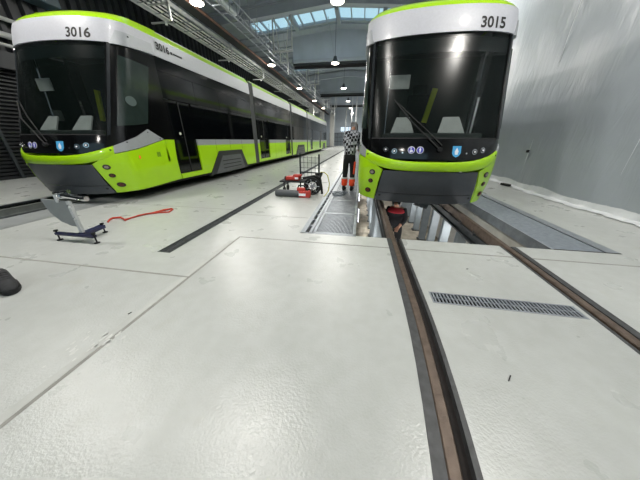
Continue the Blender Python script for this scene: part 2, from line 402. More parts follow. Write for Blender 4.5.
def patch(mb, bl, br, tr, tl, nu=10, nv=6, off=0., th=.02):
    g = []
    for lay in (off+th, off):
        for j in range(nv+1):
            for i in range(nu+1):
                s, t = i/nu, j/nv
                a = (bl[0]*(1-s)+br[0]*s)*(1-t)+(tl[0]*(1-s)+tr[0]*s)*t
                z = (bl[1]*(1-s)+br[1]*s)*(1-t)+(tl[1]*(1-s)+tr[1]*s)*t
                g.append(pos(a, z, lay))
    n = (nu+1)*(nv+1); f = []
    idx = lambda l, i, j: l*n+j*(nu+1)+i
    for j in range(nv):
        for i in range(nu):
            f.append((idx(0,i,j), idx(0,i+1,j), idx(0,i+1,j+1), idx(0,i,j+1))); f.append((idx(1,i,j), idx(1,i,j+1), idx(1,i+1,j+1), idx(1,i+1,j)))
    for i in range(nu):
        f.append((idx(0,i,0), idx(1,i,0), idx(1,i+1,0), idx(0,i+1,0))); f.append((idx(0,i,nv), idx(0,i+1,nv), idx(1,i+1,nv), idx(1,i,nv)))
    for j in range(nv):
        f.append((idx(0,0,j), idx(0,0,j+1), idx(1,0,j+1), idx(1,0,j))); f.append((idx(0,nu,j), idx(1,nu,j), idx(1,nu,j+1), idx(0,nu,j+1)))
    mb.add(g, f); return mb
def flat_on_surface(mb, poly, X0, z0, off, th=.003, side=None):
    """a flat polygon (x to the right, y up) laid on the nose around (X0, z0)"""
    n = len(poly)
    def m(p, o):
        z = z0+p[1]
        if side is None: return pos(aX(X0+p[0], z), z, o)
        return pos(aU(X0+side*p[0], z, side), z, o)
    mb.add([m(p, off) for p in poly]+[m(p, off+th) for p in poly], [tuple(range(n))[::-1], tuple(range(n, 2*n))]+[(i, (i+1) % n, n+(i+1) % n, n+i) for i in range(n)])
def circ(r, n=16, cx=0, cy=0): return [(cx+r*math.cos(2*PI*k/n), cy+r*math.sin(2*PI*k/n)) for k in range(n)]
def glyphs(txt, width, height):
    cu = bpy.data.curves.new('glyphs', 'FONT'); cu.body = txt; cu.offset = .028; cu.resolution_u = 4
    ob = bpy.data.objects.new('glyphs', cu); COL.objects.link(ob)
    dg = bpy.context.evaluated_depsgraph_get(); me = bpy.data.meshes.new_from_object(ob.evaluated_get(dg))
    vs = [v.co.copy() for v in me.vertices]; fs = [tuple(p.vertices) for p in me.polygons]
    bpy.data.objects.remove(ob); bpy.data.curves.remove(cu); bpy.data.meshes.remove(me)
    xs = [v.x for v in vs]; ys = [v.y for v in vs]
    return [((v.x-min(xs))/(max(xs)-min(xs))*width, (v.y-min(ys))/(max(ys)-min(ys))*height) for v in vs], fs

def tram(number, cx, y0, z0, label):
    root = empty('tram', (cx, y0, z0), label, 'tram')
    def B(mb, name, m, par=root, **k): return mb.build(name, m, par, (0,0,0), **k)
    # ---- nose
    B(patch(MB(), P('X',-.86,.37), P('X',.86,.37), P('X',.80,.79), P('X',-.80,.79), 20, 6, 0, .025), 'valance', VAL)
    B(patch(MB(), P('X',-.89,.19), P('X',.89,.19), P('X',.862,.36), P('X',-.862,.36), 20, 3, 0, .025), 'lower_valance', VAL)
    st = MB(); zt_ = lambda X: .955+.18*(abs(X)/1.12)**3.5; zb_ = lambda X: .80+.165*(abs(X)/1.12)**4.5
    xs_ = [-1.12+2.24*i/28 for i in range(29)]; gv = []
    for lay in (.04, 0.):
        for X in xs_:
            for t_ in (0, .15, .5, .85, 1): z_ = zb_(X)+(zt_(X)-zb_(X))*t_; gv.append(pos(aX(X, z_), z_, lay-(.012 if lay and t_ in (0, 1) else 0)))
    gf_ = []
    for i in range(28):
        for j in range(4):
            q_ = i*5+j; gf_ += [(q_, q_+5, q_+6, q_+1), (145+q_, 145+q_+1, 145+q_+6, 145+q_+5)]
        gf_ += [(i*5, 145+i*5, 145+i*5+5, i*5+5), (i*5+4, i*5+9, 145+i*5+9, 145+i*5+4)]
    for i in (0, 28): gf_ += [(i*5+j, i*5+j+1, 145+i*5+j+1, 145+i*5+j) for j in range(4)]
    st.add(gv, gf_)
    B(st, 'bumper_stripe', GREEN)
    B(patch(MB(), P('X',-1.12,1.0), P('X',1.12,1.0), P('X',1.1,1.33), P('X',-1.1,1.33), 24, 5, -.012, .02), 'front_mask', BLACK)
    for s in (-1, 1):
        B(patch(MB(), P('X',.9,1.0,s), P('X',1.22,1.16,s), P('X',1.22,1.33,s), P('X',.9,1.33,s), 8, 4, -.02, .02), 'mask_corner', BLACK)
        # green cheek with the seam next to the valance
        ck = MB()
        patch(ck, P('X',.91,.2,s), P('U',1.62,.26,s), P('U',1.62,.8,s), P('X',.815,.8,s), 14, 6, 0, .03)
        patch(ck, P('X',.815,.8,s), P('U',1.62,.8,s), P('U',1.58,1.25,s), P('X',1.05,.965,s), 14, 6, 0, .03)
        patch(ck, P('U',1.625,.26,s), P('U',1.9,.27,s), P('U',1.9,1.25,s), P('U',1.6,1.25,s), 3, 4, 0, .03)
        B(ck, 'side_panel', GREEN)
        B(patch(MB(), P('X',1.06,.98,s), P('U',1.56,1.26,s), P('U',1.18,1.46,s), P('X',1.13,1.14,s), 10, 4, 0, .036), 'corner_trim', SILVER)
        for u, z in ((.36,1.06),(.62,1.2),(1.15,1.4),(1.45,1.27)): sc = MB(); flat_on_surface(sc, circ(.014, 10), u, z, .036, .006, s); B(sc, 'trim_screw', RUBBER)
        # black side of the cab, window, pillar
        B(patch(MB(), P('X',1.06,1.14,s), P('U',1.9,1.2,s), P('U',1.9,2.96,s), P('X',1.08,2.96,s), 14, 10, -.01, .02), 'cab_side', BLACK)
        fr = MB(); A = [P('X',1.17,1.5,s), P('U',1.24,1.58,s), P('U',1.66,2.72,s), P('X',1.2,2.76,s)]
        B(patch(fr, *A, 8, 8, .01, .012), 'cab_window', mat('cab_window_glass', '#26312e', .15, noise=(2, .3)))
        B(patch(MB(), P('X',1.075,1.33,s), P('X',1.11,1.33,s), P('X',1.14,2.93,s), P('X',1.105,2.93,s), 2, 14, .012, .02), 'windshield_pillar', mat('pillar_grey', '#23272a', .2, noise=(6, .1)))
        ml = MB(); u, z = .98, 1.98
        flat_on_surface(ml, [(.11*math.cos(t), .09*math.sin(t)) for t in [2*PI*k/18 for k in range(18)]], u, z, .024, .006, s)
        B(ml, 'grey_oval', mat('oval_grey', '#54605f', .12, noise=(3, .1)))  # flat grey oval laid on the cab side
        # indicator lamps in the cheek
        for k, (X, z) in enumerate(((.985,.74),(1.0,.57),(1.03,.37))):
            r = (.05, .042, .052)[k]
            h = MB(); flat_on_surface(h, circ(r), s*X, z, .031, .004); lo = B(h, 'indicator_lamp', mat('lamp_socket', '#2a1c14', .4, noise=(9, .2)))
            l = MB(); flat_on_surface(l, circ(r*.55), s*X, z, .038, .01); l.build('lens', (mat('lens_grey', '#8d857e', .3), mat('lens_brown', '#5a3018', .3), mat('lens_red', '#5c1d14', .3, noise=(9, .1)))[k], lo)
        # headlamps
        for X, z, sr in ((.8,1.15,.044),(.655,1.125,.044)):
            h = MB(); flat_on_surface(h, circ(sr, 20), s*X, z, .01, .008); lo = B(h, 'headlamp', CHROME)
            l = MB(); flat_on_surface(l, circ(sr*.68, 16), s*X, z, .018, .004); i = l.build('lens_ring', RUBBER, lo)
            l = MB(); flat_on_surface(l, circ(sr*.34, 12, 0, 0), s*X, z, .022, .004); l.build('lens', STICK, lo)
        l = MB(); flat_on_surface(l, circ(.013, 10), s*.52, 1.1, .01, .006); B(l, 'sensor_dot', CHROME)
        e = MB(); flat_on_surface(e, circ(.02, 10), s*.81, .3, .025, .006); B(e, 'valance_bolt', RUBBER)
        # badge marks on the cheek
        e = MB(); flat_on_surface(e, [(-.02,-.035),(.02,-.035),(.02,.035),(-.02,.035)], .78, .9, .031, .002, s); B(e, 'warning_sticker', ORANGE)
        e = MB()
        for q in range(4): flat_on_surface(e, [(-.05+.028*q,-.055),(-.032+.028*q,-.055),(-.032+.028*q,.055),(-.05+.028*q,.055)], 1.3, .93, .031, .002, s)
        B(e, 'grey_crest', mat('crest_green', '#5f8a14', .5, noise=(9, .1)))
    B(patch(MB(), P('X',-1.08,1.335), P('X',1.08,1.335), P('X',1.11,2.94), P('X',-1.11,2.94), 28, 16, -.005, .008), 'windshield', GLASS)
    B(patch(MB(), P('X',-1.06,1.325), P('X',1.06,1.325), P('X',1.06,1.345), P('X',-1.06,1.345), 24, 1, .0, .012), 'windshield_seal', RUBBER)
    B(patch(MB(), P('X',-1.08,2.66), P('X',1.08,2.66), P('X',1.1,2.88), P('X',-1.1,2.88), 20, 3, -.03, .012), 'destination_display', mat('display_dark', '#10181a', .2, noise=(4, .2)))
    # emblem, icons
    e = MB(); flat_on_surface(e, [(-.07,.085),(.07,.085),(.07,-.03),(.045,-.07),(0,-.095),(-.045,-.07),(-.07,-.03)], .35, 1.13, .01, .004); em = B(e, 'shield_emblem', BLUE)
    e = MB(); flat_on_surface(e, [(-.02,-.05),(.02,-.05),(.03,.0),(.015,.03),(0,.06),(-.015,.03),(-.03,.0)], .35, 1.13, .014, .003); e.build('shield_figure', STICK, em)
    for X, wc in ((-.38, True), (-.24, False)):
        e = MB(); flat_on_surface(e, circ(.058, 20), X, 1.145, .01, .003); ic = B(e, 'access_sign', STICK)
        e = MB(); flat_on_surface(e, circ(.05, 20), X, 1.145, .013, .003); e.build('sign_field', INDIGO, ic)
        e = MB()
        if wc:
            flat_on_surface(e, circ(.009, 8, -.008, .031), X, 1.145, .016, .002); flat_on_surface(e, [(-.014,.02),(-.003,.02),(0,.0),(.02,.0),(.03,-.03),(.02,-.032),(.013,-.01),(-.012,-.01)], X, 1.145, .016, .002)
            flat_on_surface(e, circ(.02, 14, -.008, -.02), X, 1.145, .016, .002)
        else:
            flat_on_surface(e, circ(.01, 8, 0, .032), X, 1.145, .016, .002); flat_on_surface(e, [(-.016,.02),(.016,.02),(.016,-.005),(.009,-.005),(.009,-.038),(-.009,-.038),(-.009,-.005),(-.016,-.005)], X, 1.145, .016, .002)
        e.build('sign_symbol', STICK, ic)
    # wiper
    w = MB(); p0 = pos(aX(.07,1.16), 1.16, .03); p1 = pos(aX(-.45,1.62), 1.62, .09); p2 = pos(aX(-.72,1.95), 1.95, .05)
    w.tube([p0, p1, p2], .013, 6); w.cyl(pos(aX(.07,1.16),1.16,.0), pos(aX(.07,1.16),1.16,.06), .035)
    wp = B(w, 'wiper_arm', RUBBER)
    w = MB(); w.tube([pos(aX(X, z), z, .03) for X, z in ((.1,1.22),(-.12,1.42),(-.4,1.66),(-.66,1.9))], .01, 6); w.build('wiper_blade', INK, wp)
    # ---- hood
    hs = lambda a: min(1, max(0, (abs(a)-.5)/.9))
    def band(name, lo, hi, off, th, m, amax):
        mb = MB(); n = 44; v = []; nv = 4
        for lay in (off+th, off):
            for j in range(nv+1):
                for i in range(n+1):
                    a = -amax+2*amax*i/n; k = hs(a); z = (lo[0]+(lo[1]-lo[0])*k)*(1-j/nv)+(hi[0]+(hi[1]-hi[0])*k)*j/nv
                    v.append(pos(a, z, lay))
        N = (n+1)*(nv+1); f = []
        for j in range(nv):
            for i in range(n):
                q = j*(n+1)+i; f += [(q, q+1, q+n+2, q+n+1), (N+q, N+q+n+1, N+q+n+2, N+q+1)]
        for i in range(n):
            f += [(i, N+i, N+i+1, i+1), (nv*(n+1)+i, nv*(n+1)+i+1, N+nv*(n+1)+i+1, N+nv*(n+1)+i)]
        for j in range(nv):
            q = j*(n+1); f += [(q, q+n+1, N+q+n+1, N+q), (q+n, N+q+n, N+q+2*n+1, q+2*n+1)]
        mb.add(v, f); return B(mb, name, m)
    band('front_hood', (2.94, 2.98), (3.33, 3.35), -.02, .055, WHITE, 1.6)
    band('hood_cap', (3.333, 3.353), (3.46, 3.54), -.02, .045, GREEN, 1.6)
    rf = MB(); n = 40; ring = [pos(-1.6+3.2*i/n, 3.48, .0) for i in range(n+1)]
    rf.add(ring+[(x, u, 3.42) for x, u, z in ring], [tuple(range(n+1)), tuple(range(n+1, 2*n+2))[::-1]]+[(i, i+1, n+2+i, n+1+i) for i in range(n)]+[(n, 0, n+1, 2*n+1)])
    B(rf, 'hood_roof', SILVER)
    for s in (-1, 1):
        B(patch(MB(), P('U',1.0,2.93,s), P('U',1.9,3.0,s), P('U',1.86,3.19,s), P('U',1.14,3.17,s), 10, 3, .0, .05), 'side_pod', SILVER)
        e = MB(); flat_on_surface(e, circ(.014, 10), 1.3, 3.12, .051, .005, s); B(e, 'pod_screw', RUBBER)
    vs, fs = glyphs(number, .40, .165)
    t = MB(); t.add([pos(aX(.52+x, 2.98+y), 2.98+y, .038) for x, y in vs], fs); B(t, 'fleet_number', INK, smooth=False)
    vs, fs = glyphs(number, .40, .15)
    for s in (1, -1):
        t = MB(); t.add([(s*1.268, 2.03+(x if s > 0 else .4-x), 3.14+y) for x, y in vs], fs); B(t, 'side_number', INK, smooth=False); t = MB(); t.box(*sorted((s*1.255, s*1.268)), 2.48, 2.53, 3.17, 3.22)
        for q in range(5): t.box(*sorted((s*1.255, s*1.268)), 2.56+.06*q, 2.62+.06*q, 3.18, 3.21)
        B(t, 'maker_mark', INK, smooth=False)
    # ---- cab interior
    c = MB(); c.box(-1.15, 1.15, 2.1, 2.15, .95, 2.95); c.box(-1.15, 1.15, .95, 2.1, .9, .95); B(c, 'cab_partition', CABIN, smooth=False)
    c = MB(); c.box(-.85, .85, .42, .75, 1.0, 1.42); c.obox((0, .95, 1.3), (1.2, .4, .2)); B(c, 'dashboard', CABIN, bevel=.02)
    for xa, xb in ((-.72, -.38), (.12, .5)):
        c = MB(); c.prism([(xa, 0), (xb+.08, 0), (xb, .34), (xa+.1, .34)], (0, .52, 1.43), (1,0,0), (0,.55,.8), (0,.02,-.02)); B(c, 'instrument_hood', DASH)
    c = MB(); c.box(-.3, .25, 1.45, 1.95, 1.3, 1.45); c.obox((-.02, 1.98, 1.85), (.5, .12, .8)); c.obox((-.02, 1.97, 2.35), (.3, .1, .2)); B(c, 'driver_seat', RUBBER, bevel=.04)
    c = MB(); c.obox((.08, 1.3, 1.95), (.1, .05, .62), 0, .18); B(c, 'hi_vis_sash', YEL)
    c = MB(); c.obox((-.62, .88, 2.3), (.36, .02, .22)); B(c, 'sun_blind', DASH)
    c = MB(); c.cyl((-.8, .9, 1.4), (-.8, 1.0, 2.8), .018); B(c, 'grab_rail', CHROME); c = MB(); c.cyl((.85, 1.1, 1.4), (.85, 1.1, 2.8), .015); B(c, 'grab_rail', CHROME)
    c = MB(); c.obox((-.48, .8, 1.72), (.16, .06, .2)); B(c, 'monitor', CABIN)
    # ---- underframe, roof and carriages
    c = MB(); c.box(-1.1, 1.1, .7, 29.6, .18, .3); B(c, 'underframe', RUBBER, smooth=False)
    c = MB()
    c.cyl((-.12, .25, .17), (.12, .25, .1), .05); c.cyl((0, .15, .14), (0, .5, .16), .045); c.obox((.03, .2, .2), (.2, .14, .08)); B(c, 'coupler', STEELD)
    mods = [(1.9, 6.72), (7.12, 12.62), (13.02, 17.6), (18.0, 29.9)]
    doors = [(1.93, 2.83), (7.34, 8.58), (11.4, 12.5), (19.2, 20.4), (24.2, 25.4)]
    bog = [(3.15, 5.85), (13.75, 16.85), (26.4, 29.0)]
    for i, (a, b) in enumerate(mods):
        c = MB(); c.box(-1.12, 1.12, a, b, 3.36, 3.54); B(c, 'roof', SILVER, smooth=False)
        dd = [d for d in doors if a-.1 <= d[0] < b]
        c = MB(); c.box(-1.19, 1.19, a, b, .28, .34); B(c, 'carriage_floor', RUBBER, smooth=False)
        for s in (-1, 1):
            def pan(name, u0, u1, z0_, z1_, m, x0=1.2, x1=1.25, bev=0):
                q = MB(); q.box(*sorted((s*x0, s*x1)), u0, u1, z0_, z1_); return B(q, name, m, smooth=False, bevel=bev)
            q = MB(); q.prism([(1.18, 3.0), (1.262, 3.0), (1.25, 3.37), (1.18, 3.37)], (0, a, 0), (s, 0, 0), (0, 0, 1), (0, b-a, 0)); B(q, 'roof_band', SILVER, smooth=False)
            q = MB(); q.prism([(1.25, 3.37), (1.1, 3.55), (1.0, 3.55), (1.1, 3.37)], (0, a, 0), (s, 0, 0), (0, 0, 1), (0, b-a, 0)); B(q, 'roof_edge', GREEN, smooth=False)
            cuts = [a]
            for d in dd: cuts += [d[0]-.01, d[1]+.01]
            cuts.append(b)
            for k in range(0, len(cuts), 2):
                u0, u1 = cuts[k], cuts[k+1]
                if u1-u0 < .04: continue
                pan('side_panel', u0, u1, .27, 1.1, GREEN); pan('silver_stripe', u0, u1, 1.1, 1.26, SILVER)
                nw = max(1, round((u1-u0)/1.35)); w_ = (u1-u0)/nw
                for j in range(nw):
                    pan('side_window', u0+w_*j+.008, u0+w_*(j+1)-.008, 1.265, 2.16, SIDEGLASS, 1.2, 1.245)
                for j in range(1, round((u1-u0)/.9)):
                    pan('panel_seam', u0+.9*j-.004, u0+.9*j+.004, .3, 1.26, INK, 1.24, 1.2515)
            nw = max(1, round((b-a)/1.35)); w_ = (b-a)/nw
            for j in range(nw): pan('upper_panel', a+w_*j+.006, a+w_*(j+1)-.006, 2.17, 2.72, UPPER, 1.2, 1.248)
            pan('cantrail', a, b, 2.725, 3.0, UPPER, 1.2, 1.25)
            for d in dd:
                dr_ = pan('door', d[0], d[1], .4, 2.16, BLACK, 1.17, 1.215)
                m_ = (d[0]+d[1])/2
                for (e0, e1) in ((d[0]+.05, m_-.02), (m_+.02, d[1]-.05)):
                    q = MB(); q.box(*sorted((s*1.2, s*1.222)), e0, e1, .6, 2.1); q.build('door_glass', SIDEGLASS, dr_, smooth=False)
                q = MB(); q.box(*sorted((s*1.2, s*1.228)), m_-.012, m_+.012, .42, 2.15); q.build('door_seal', RUBBER, dr_, smooth=False)
                q = MB(); q.cyl((s*1.222, d[0]+.3, 1.4), (s*1.232, d[0]+.3, 1.4), .035); q.build('door_button', mat('button_lit', '#cfd3c0', .4, noise=(5, .05)), dr_)
                pan('door_sill', d[0], d[1], .27, .395, GREEN)
            for (u0, u1) in [g for g in bog if a < g[0] < b]:
                q = MB(); q.prism([(u0, .19), (u1, .19), (u1-.42, .9), (u0+.68, .9)], (s*1.235, 0, 0), (0,1,0), (0,0,1), (s*.035, 0, 0)); bc = B(q, 'bogie_cover', mat('bogie_dark', '#1e2022', .5, noise=(8, .1)), smooth=False)
                q = MB(); q.prism([(u0+.32, .19), (u1-.3, .19), (u1-.56, .74), (u0+.84, .74)], (s*1.262, 0, 0), (0,1,0), (0,0,1), (s*.018, 0, 0))
                q.build('cover_panel', mat('cover_grey', '#54575a', .5, noise=(8, .08)), bc, smooth=False)
                for zz in (.32, .44, .56): q = MB(); q.box(*sorted((s*1.278, s*1.284)), u0+.8, u1-.62, zz, zz+.025); q.build('louvre', RUBBER, bc, smooth=False)
                for uc in (u0+.75, u1-.75):
                    q = MB(); q.cyl((s*.66, uc, .32), (s*.78, uc, .32), .3, n=20); B(q, 'wheel', STEELD)
        if i < 3:
            c = MB(); n = 9; a0, b0 = b, mods[i+1][0]
            for k in range(n):
                t0 = a0+(b0-a0)*k/n; t1 = a0+(b0-a0)*(k+1)/n; o_ = 1.2 if k % 2 else 1.235
                c.box(-o_, o_, t0, t1, .25, 3.46)
            B(c, 'articulation', BELLOWS, smooth=False)
    c = MB(); c.prism([(-1.25, 29.9), (-.9, 30.7), (.9, 30.7), (1.25, 29.9)], (0,0,.3), (1,0,0), (0,1,0), (0,0,3.1)); B(c, 'rear_cab', BLACK)
    return root
tram('3016', -6.05, 3.70, .03, 'left lime and silver tram numbered 3016 standing over the trench')
tram('3015', 1.255, 4.36, -.01, 'right lime and silver tram numbered 3015 standing over the inspection pit')

# ------------------------------------------------------------------ hall shell
def corrugated(xw, ya, yb, z0, z1, step, depth, nx=1):
    mb = MB(); y = ya; poly = []
    while y < yb:
        poly += [(xw, y), (xw, y+step*.35), (xw+depth, y+step*.5), (xw+depth, y+step*.85)]; y += step
    n = len(poly); v = [(x, y, z0) for x, y in poly]+[(x, y, z1) for x, y in poly]
    mb.add(v, [(i, i+1, n+i+1, n+i) for i in range(n-1)])
    mb.box(xw-.1, xw-.02, ya, yb, z0, z1)
    return mb
struct('wall_left', corrugated(XW, -14, 62, 0, 9, .42, .12), WALLD, smooth=False)
def rz(x): return 9.15-.08*abs(x+2.2)
def roof_strip(mb, ya, yb, xa=XW-.1, xb=5.0):
    for (a, b) in (((xa, -2.2), (-2.2, xb)) if xa < -2.2 < xb else ((xa, xb),)):
        mb.add([(a,ya,rz(a)),(b,ya,rz(b)),(b,yb,rz(b)),(a,yb,rz(a)),(a,ya,rz(a)+.15),(b,ya,rz(b)+.15),(b,yb,rz(b)+.15),(a,yb,rz(a)+.15)],
               [(0,1,2,3),(4,7,6,5),(0,4,5,1),(1,5,6,2),(2,6,7,3),(3,7,4,0)])
SKY = [(19.3, 21.0), (30.3, 31.6), (41.3, 42.6), (8.3, 9.8)]
rs = MB(); edges = [-14.]; 
for a, b in sorted(SKY): roof_strip(rs, edges[-1], a); edges.append(b)
roof_strip(rs, edges[-1], 62)
for a, b in SKY: roof_strip(rs, a, b, XW-.1, -8.4); roof_strip(rs, a, b, 3.2, 5.0)
for y in [2.+1.375*k for k in range(44)]:
    if any(a-.1 < y < b+.1 for a, b in SKY): continue
    for (a, b) in ((XW, -2.2), (-2.2, 4.75)):
        rs.add([(a,y,rz(a)),(b,y,rz(b)),(b,y+.08,rz(b)),(a,y+.08,rz(a)),(a,y,rz(a)-.1),(b,y,rz(b)-.1),(b,y+.08,rz(b)-.1),(a,y+.08,rz(a)-.1)], [(0,1,2,3),(4,7,6,5),(0,4,5,1),(1,5,6,2),(2,6,7,3),(3,7,4,0)])
struct('ceiling', rs, ROOF, smooth=False)
for n, (a, b) in enumerate(SKY):
    w = MB()
    for (xa, xb) in ((-8.4, -2.2), (-2.2, 3.2)):
        w.add([(xa,a,rz(xa)+.1),(xb,a,rz(xb)+.1),(xb,b,rz(xb)+.1),(xa,b,rz(xa)+.1)], [(0,1,2,3)])
    win = struct('window_%d' % (n+1), w, LGLASS, smooth=False)
    w = MB()
    for k in range(14):
        x = -8.4+.89*k; w.box(x-.03, x+.03, a, b, rz(x)-.02, rz(x)+.12)
    for x in (-5.3, -2.2, .9): w.box(x-.12, x+.12, a-.2, b+.2, rz(x)-.2, rz(x)+.1)
    w.build('glazing_bar', GIRD, win, smooth=False)

def girder(y, zb, h=.55, wd=.3, m=GIRD):
    g = MB()
    for (a, b) in ((XW, -2.2), (-2.2, 4.5)):
        za, zc = rz(a)-.12, rz(b)-.12
        for (y0, y1, d0, d1) in ((y-wd/2, y+wd/2, h-.04, h), (y-wd/2, y+wd/2, 0, .04), (y-.02, y+.02, .04, h-.04)):
            g.add([(a,y0,za-d0),(b,y0,zc-d0),(b,y1,zc-d0),(a,y1,za-d0),(a,y0,za-d1),(b,y0,zc-d1),(b,y1,zc-d1),(a,y1,za-d1)], [(0,1,2,3),(4,7,6,5),(0,4,5,1),(1,5,6,2),(2,6,7,3),(3,7,4,0)])
    return g
for k, y in enumerate([6.0, 11.5, 17.3, 28, 33.5, 39, 44.5, 50, 55.5]):
    struct('trim_%d' % (20+k), girder(y, 8), GIRD, smooth=False)
# smoke curtains with a dark hem
for k, y in enumerate([22.4, 36, 47]):
    c = MB(); nseg = 24
    for i in range(nseg):
        xa, xb = -6.1+i*(10.55/nseg), -6.1+(i+1)*(10.55/nseg)
        c.add([(xa,y+.02*(i % 2),7.3),(xb,y+.02*((i+1) % 2),7.3),(xb,y+.02*((i+1) % 2),rz(xb)),(xa,y+.02*(i % 2),rz(xa)),(xa,y+.05,7.3),(xb,y+.05,7.3),(xb,y+.05,rz(xb)),(xa,y+.05,rz(xa))], [(0,1,2,3),(4,7,6,5),(0,4,5,1),(2,6,7,3)])
    rt_ = tag(c.build('smoke_curtain', CURT, origin=(0, y, 7.3)), ['grey smoke curtain hanging below the skylight, nearest', 'grey smoke curtain in the middle of the hall roof', 'grey smoke curtain farthest down the hall'][k], 'curtain', 'smoke curtains under the roof')
    c = MB(); c.box(-6.1, 4.45, y-.12, y+.12, 7.12, 7.34); c.build('duct', GIRD, rt_, (0, y, 7.3), smooth=False)
    c = MB(); c.box(-6.1, 4.45, y+.3, y+.4, 6.78, 6.98); c.build('dark_hem', RUBBER, rt_, (0, y, 7.3), smooth=False)
    c = MB(); c.box(-6.1, 4.45, y+.02, y+.4, 6.98, 7.12); c.build('hem_box', STEELD, rt_, (0, y, 7.3), smooth=False)

# far end wall with windows and door
YB = 61.
wb = MB(); wb.box(XW, 5, YB, YB+.3, 0, 9.2); struct('wall_back', wb, mat('end_wall_blue_grey', '#c3ced8', .8, noise=(1, .06)), smooth=False)
n = 5
for x in (-5.2, -4.2, -3.2, -2.2):
    w = MB(); w.box(x, x+.86, YB-.06, YB-.03, 3.2, 4.2)
    wn = struct('window_%d' % n, w, mat('daylit_pane', '#d6e6f2', .3, emis=('#cfe4f5', 1.0)), smooth=False); n += 1
    w = MB()
    for (a, b, c, d) in ((x-.04, x, 3.1, 4.3), (x+.86, x+.9, 3.1, 4.3), (x-.04, x+.9, 3.1, 3.2), (x-.04, x+.9, 4.2, 4.3), (x+.41, x+.45, 3.2, 4.2)): w.box(a, b, YB-.1, YB, c, d)
    w.build('window_frame', STEELD, wn, smooth=False)
w = MB(); w.box(-7.9, -.2, YB-.08, YB, 0, 2.9); d_ = struct('door_1', w, mat('gate_grey', '#77828a', .5, noise=(2, .1)), smooth=False)
w = MB()
for k in range(9): w.box(-7.9+.95*k, -7.84+.95*k, YB-.13, YB-.08, 0, 2.9)
for z in (.9, 1.9, 2.85): w.box(-7.9, -.2, YB-.12, YB-.08, z, z+.06)
w.build('door_ribs', STEELD, d_, smooth=False)

# pale columns along the far left
for k, (x, y) in enumerate([(-9.2, 45), (-8.4, 52), (-6.9, 57)]):
    c = MB(); c.box(x-.4, x+.4, y-.4, y+.4, 0, 8.2); struct('trim_%d' % (40+k), c, WHITEP, smooth=False)
# low kerb walls right and left at far end
# roller shutter in left wall
rsh = MB(); z = 0; poly = []
while z < 3.35: poly += [(XW+.16, z), (XW+.2, z+.03), (XW+.2, z+.07), (XW+.16, z+.1)]; z += .12
nn = len(poly); rsh.add([(x, 2.6, z) for x, z in poly]+[(x, 9.6, z) for x, z in poly], [(i, i+1, nn+i+1, nn+i) for i in range(nn-1)])
rsh.box(XW+.13, XW+.16, 2.6, 9.6, 0, 3.36)
sd = struct('door_2', rsh, SHUT, smooth=False)
c = MB(); c.box(XW+.12, XW+.5, 2.5, 9.7, 3.36, 3.85); c.build('shutter_box', WALLD, sd, smooth=False)
c = MB(); c.box(XW+.14, XW+.24, 6.25, 6.33, 0, 3.4); c.build('shutter_guide', STEELD, sd, smooth=False)

# pipes on the left wall
for k, (z, r, x) in enumerate([(4.83, .06, -11.72), (4.36, .09, -11.7), (4.07, .05, -11.66)]):
    p = MB(); p.cyl((x, -1, z), (x, 34, z), r, n=10)
    for y in range(0, 34, 4): p.box(x-.15, x+r*.8, y, y+.06, z-r-.03, z+r+.03)
    tag(p.build('wall_pipe', PIPE), ['uppermost pale pipe along the dark left wall', 'thick pale middle pipe along the dark left wall', 'lowest thin pale pipe along the dark left wall'][k], 'pipe')

# ------------------------------------------------------------------ gallery of services over the left track
GZ = 6.5; YA = 4.6; YE = 58
tr = empty('cable_tray', (-9.1, YA, GZ), 'wide pale cable tray running the length of the hall above the left tram', 'cable tray')
o = (-9.1, YA, GZ)
c = MB(); c.box(-9.78, -9.72, YA, YE, GZ-.02, GZ+.14); c.box(-8.5, -8.44, YA, YE, GZ-.02, GZ+.14); c.build('side_rail', PIPE, tr, o, smooth=False)
for k in range(58):
    c = MB(); c.box(-9.74, -8.48, YA+.1+.92*k, YA+.125+.92*k, GZ, GZ+.02); c.build('rung', STEEL, tr, o, smooth=False)
for k in range(5):
    c = MB(); c.cyl((-9.6+.25*k, YA, GZ+.07), (-9.6+.25*k, YE, GZ+.07), .03+.012*(k % 2), n=8); c.build('cable', mat('cable_white', '#efefec', .4, noise=(4, .06)), tr, o)
for k in range(10):
    y = 6.2+5.0*k; c = MB()
    for z in (GZ-.03, GZ-.62): c.box(-9.3, -8.3, y, y+.07, z-.05, z)
    c.box(-8.38, -8.3, y, y+.07, GZ-.67, GZ+.6); c.cyl((-8.6, y+.03, GZ-.75), (-8.6, y+.03, GZ-.62), .05, n=8)
    c.build('hanger_bracket', PIPE, tr, o, smooth=False)
c = MB(); c.box(-8.25, -7.73, YA, YE, GZ+.1, GZ+.24)
tag(c.build('soffit_panel', mat('soffit_dark', '#1d1e20', .7, noise=(2, .15)), smooth=False), 'dark soffit between the cable tray and the brown beam', 'soffit')
c = MB(); c.box(-7.7, -7.64, YA, YE, GZ+.1, GZ+.19)
tag(c.build('service_beam', BEAMB, smooth=False), 'brown painted beam running beside the dark soffit', 'beam')
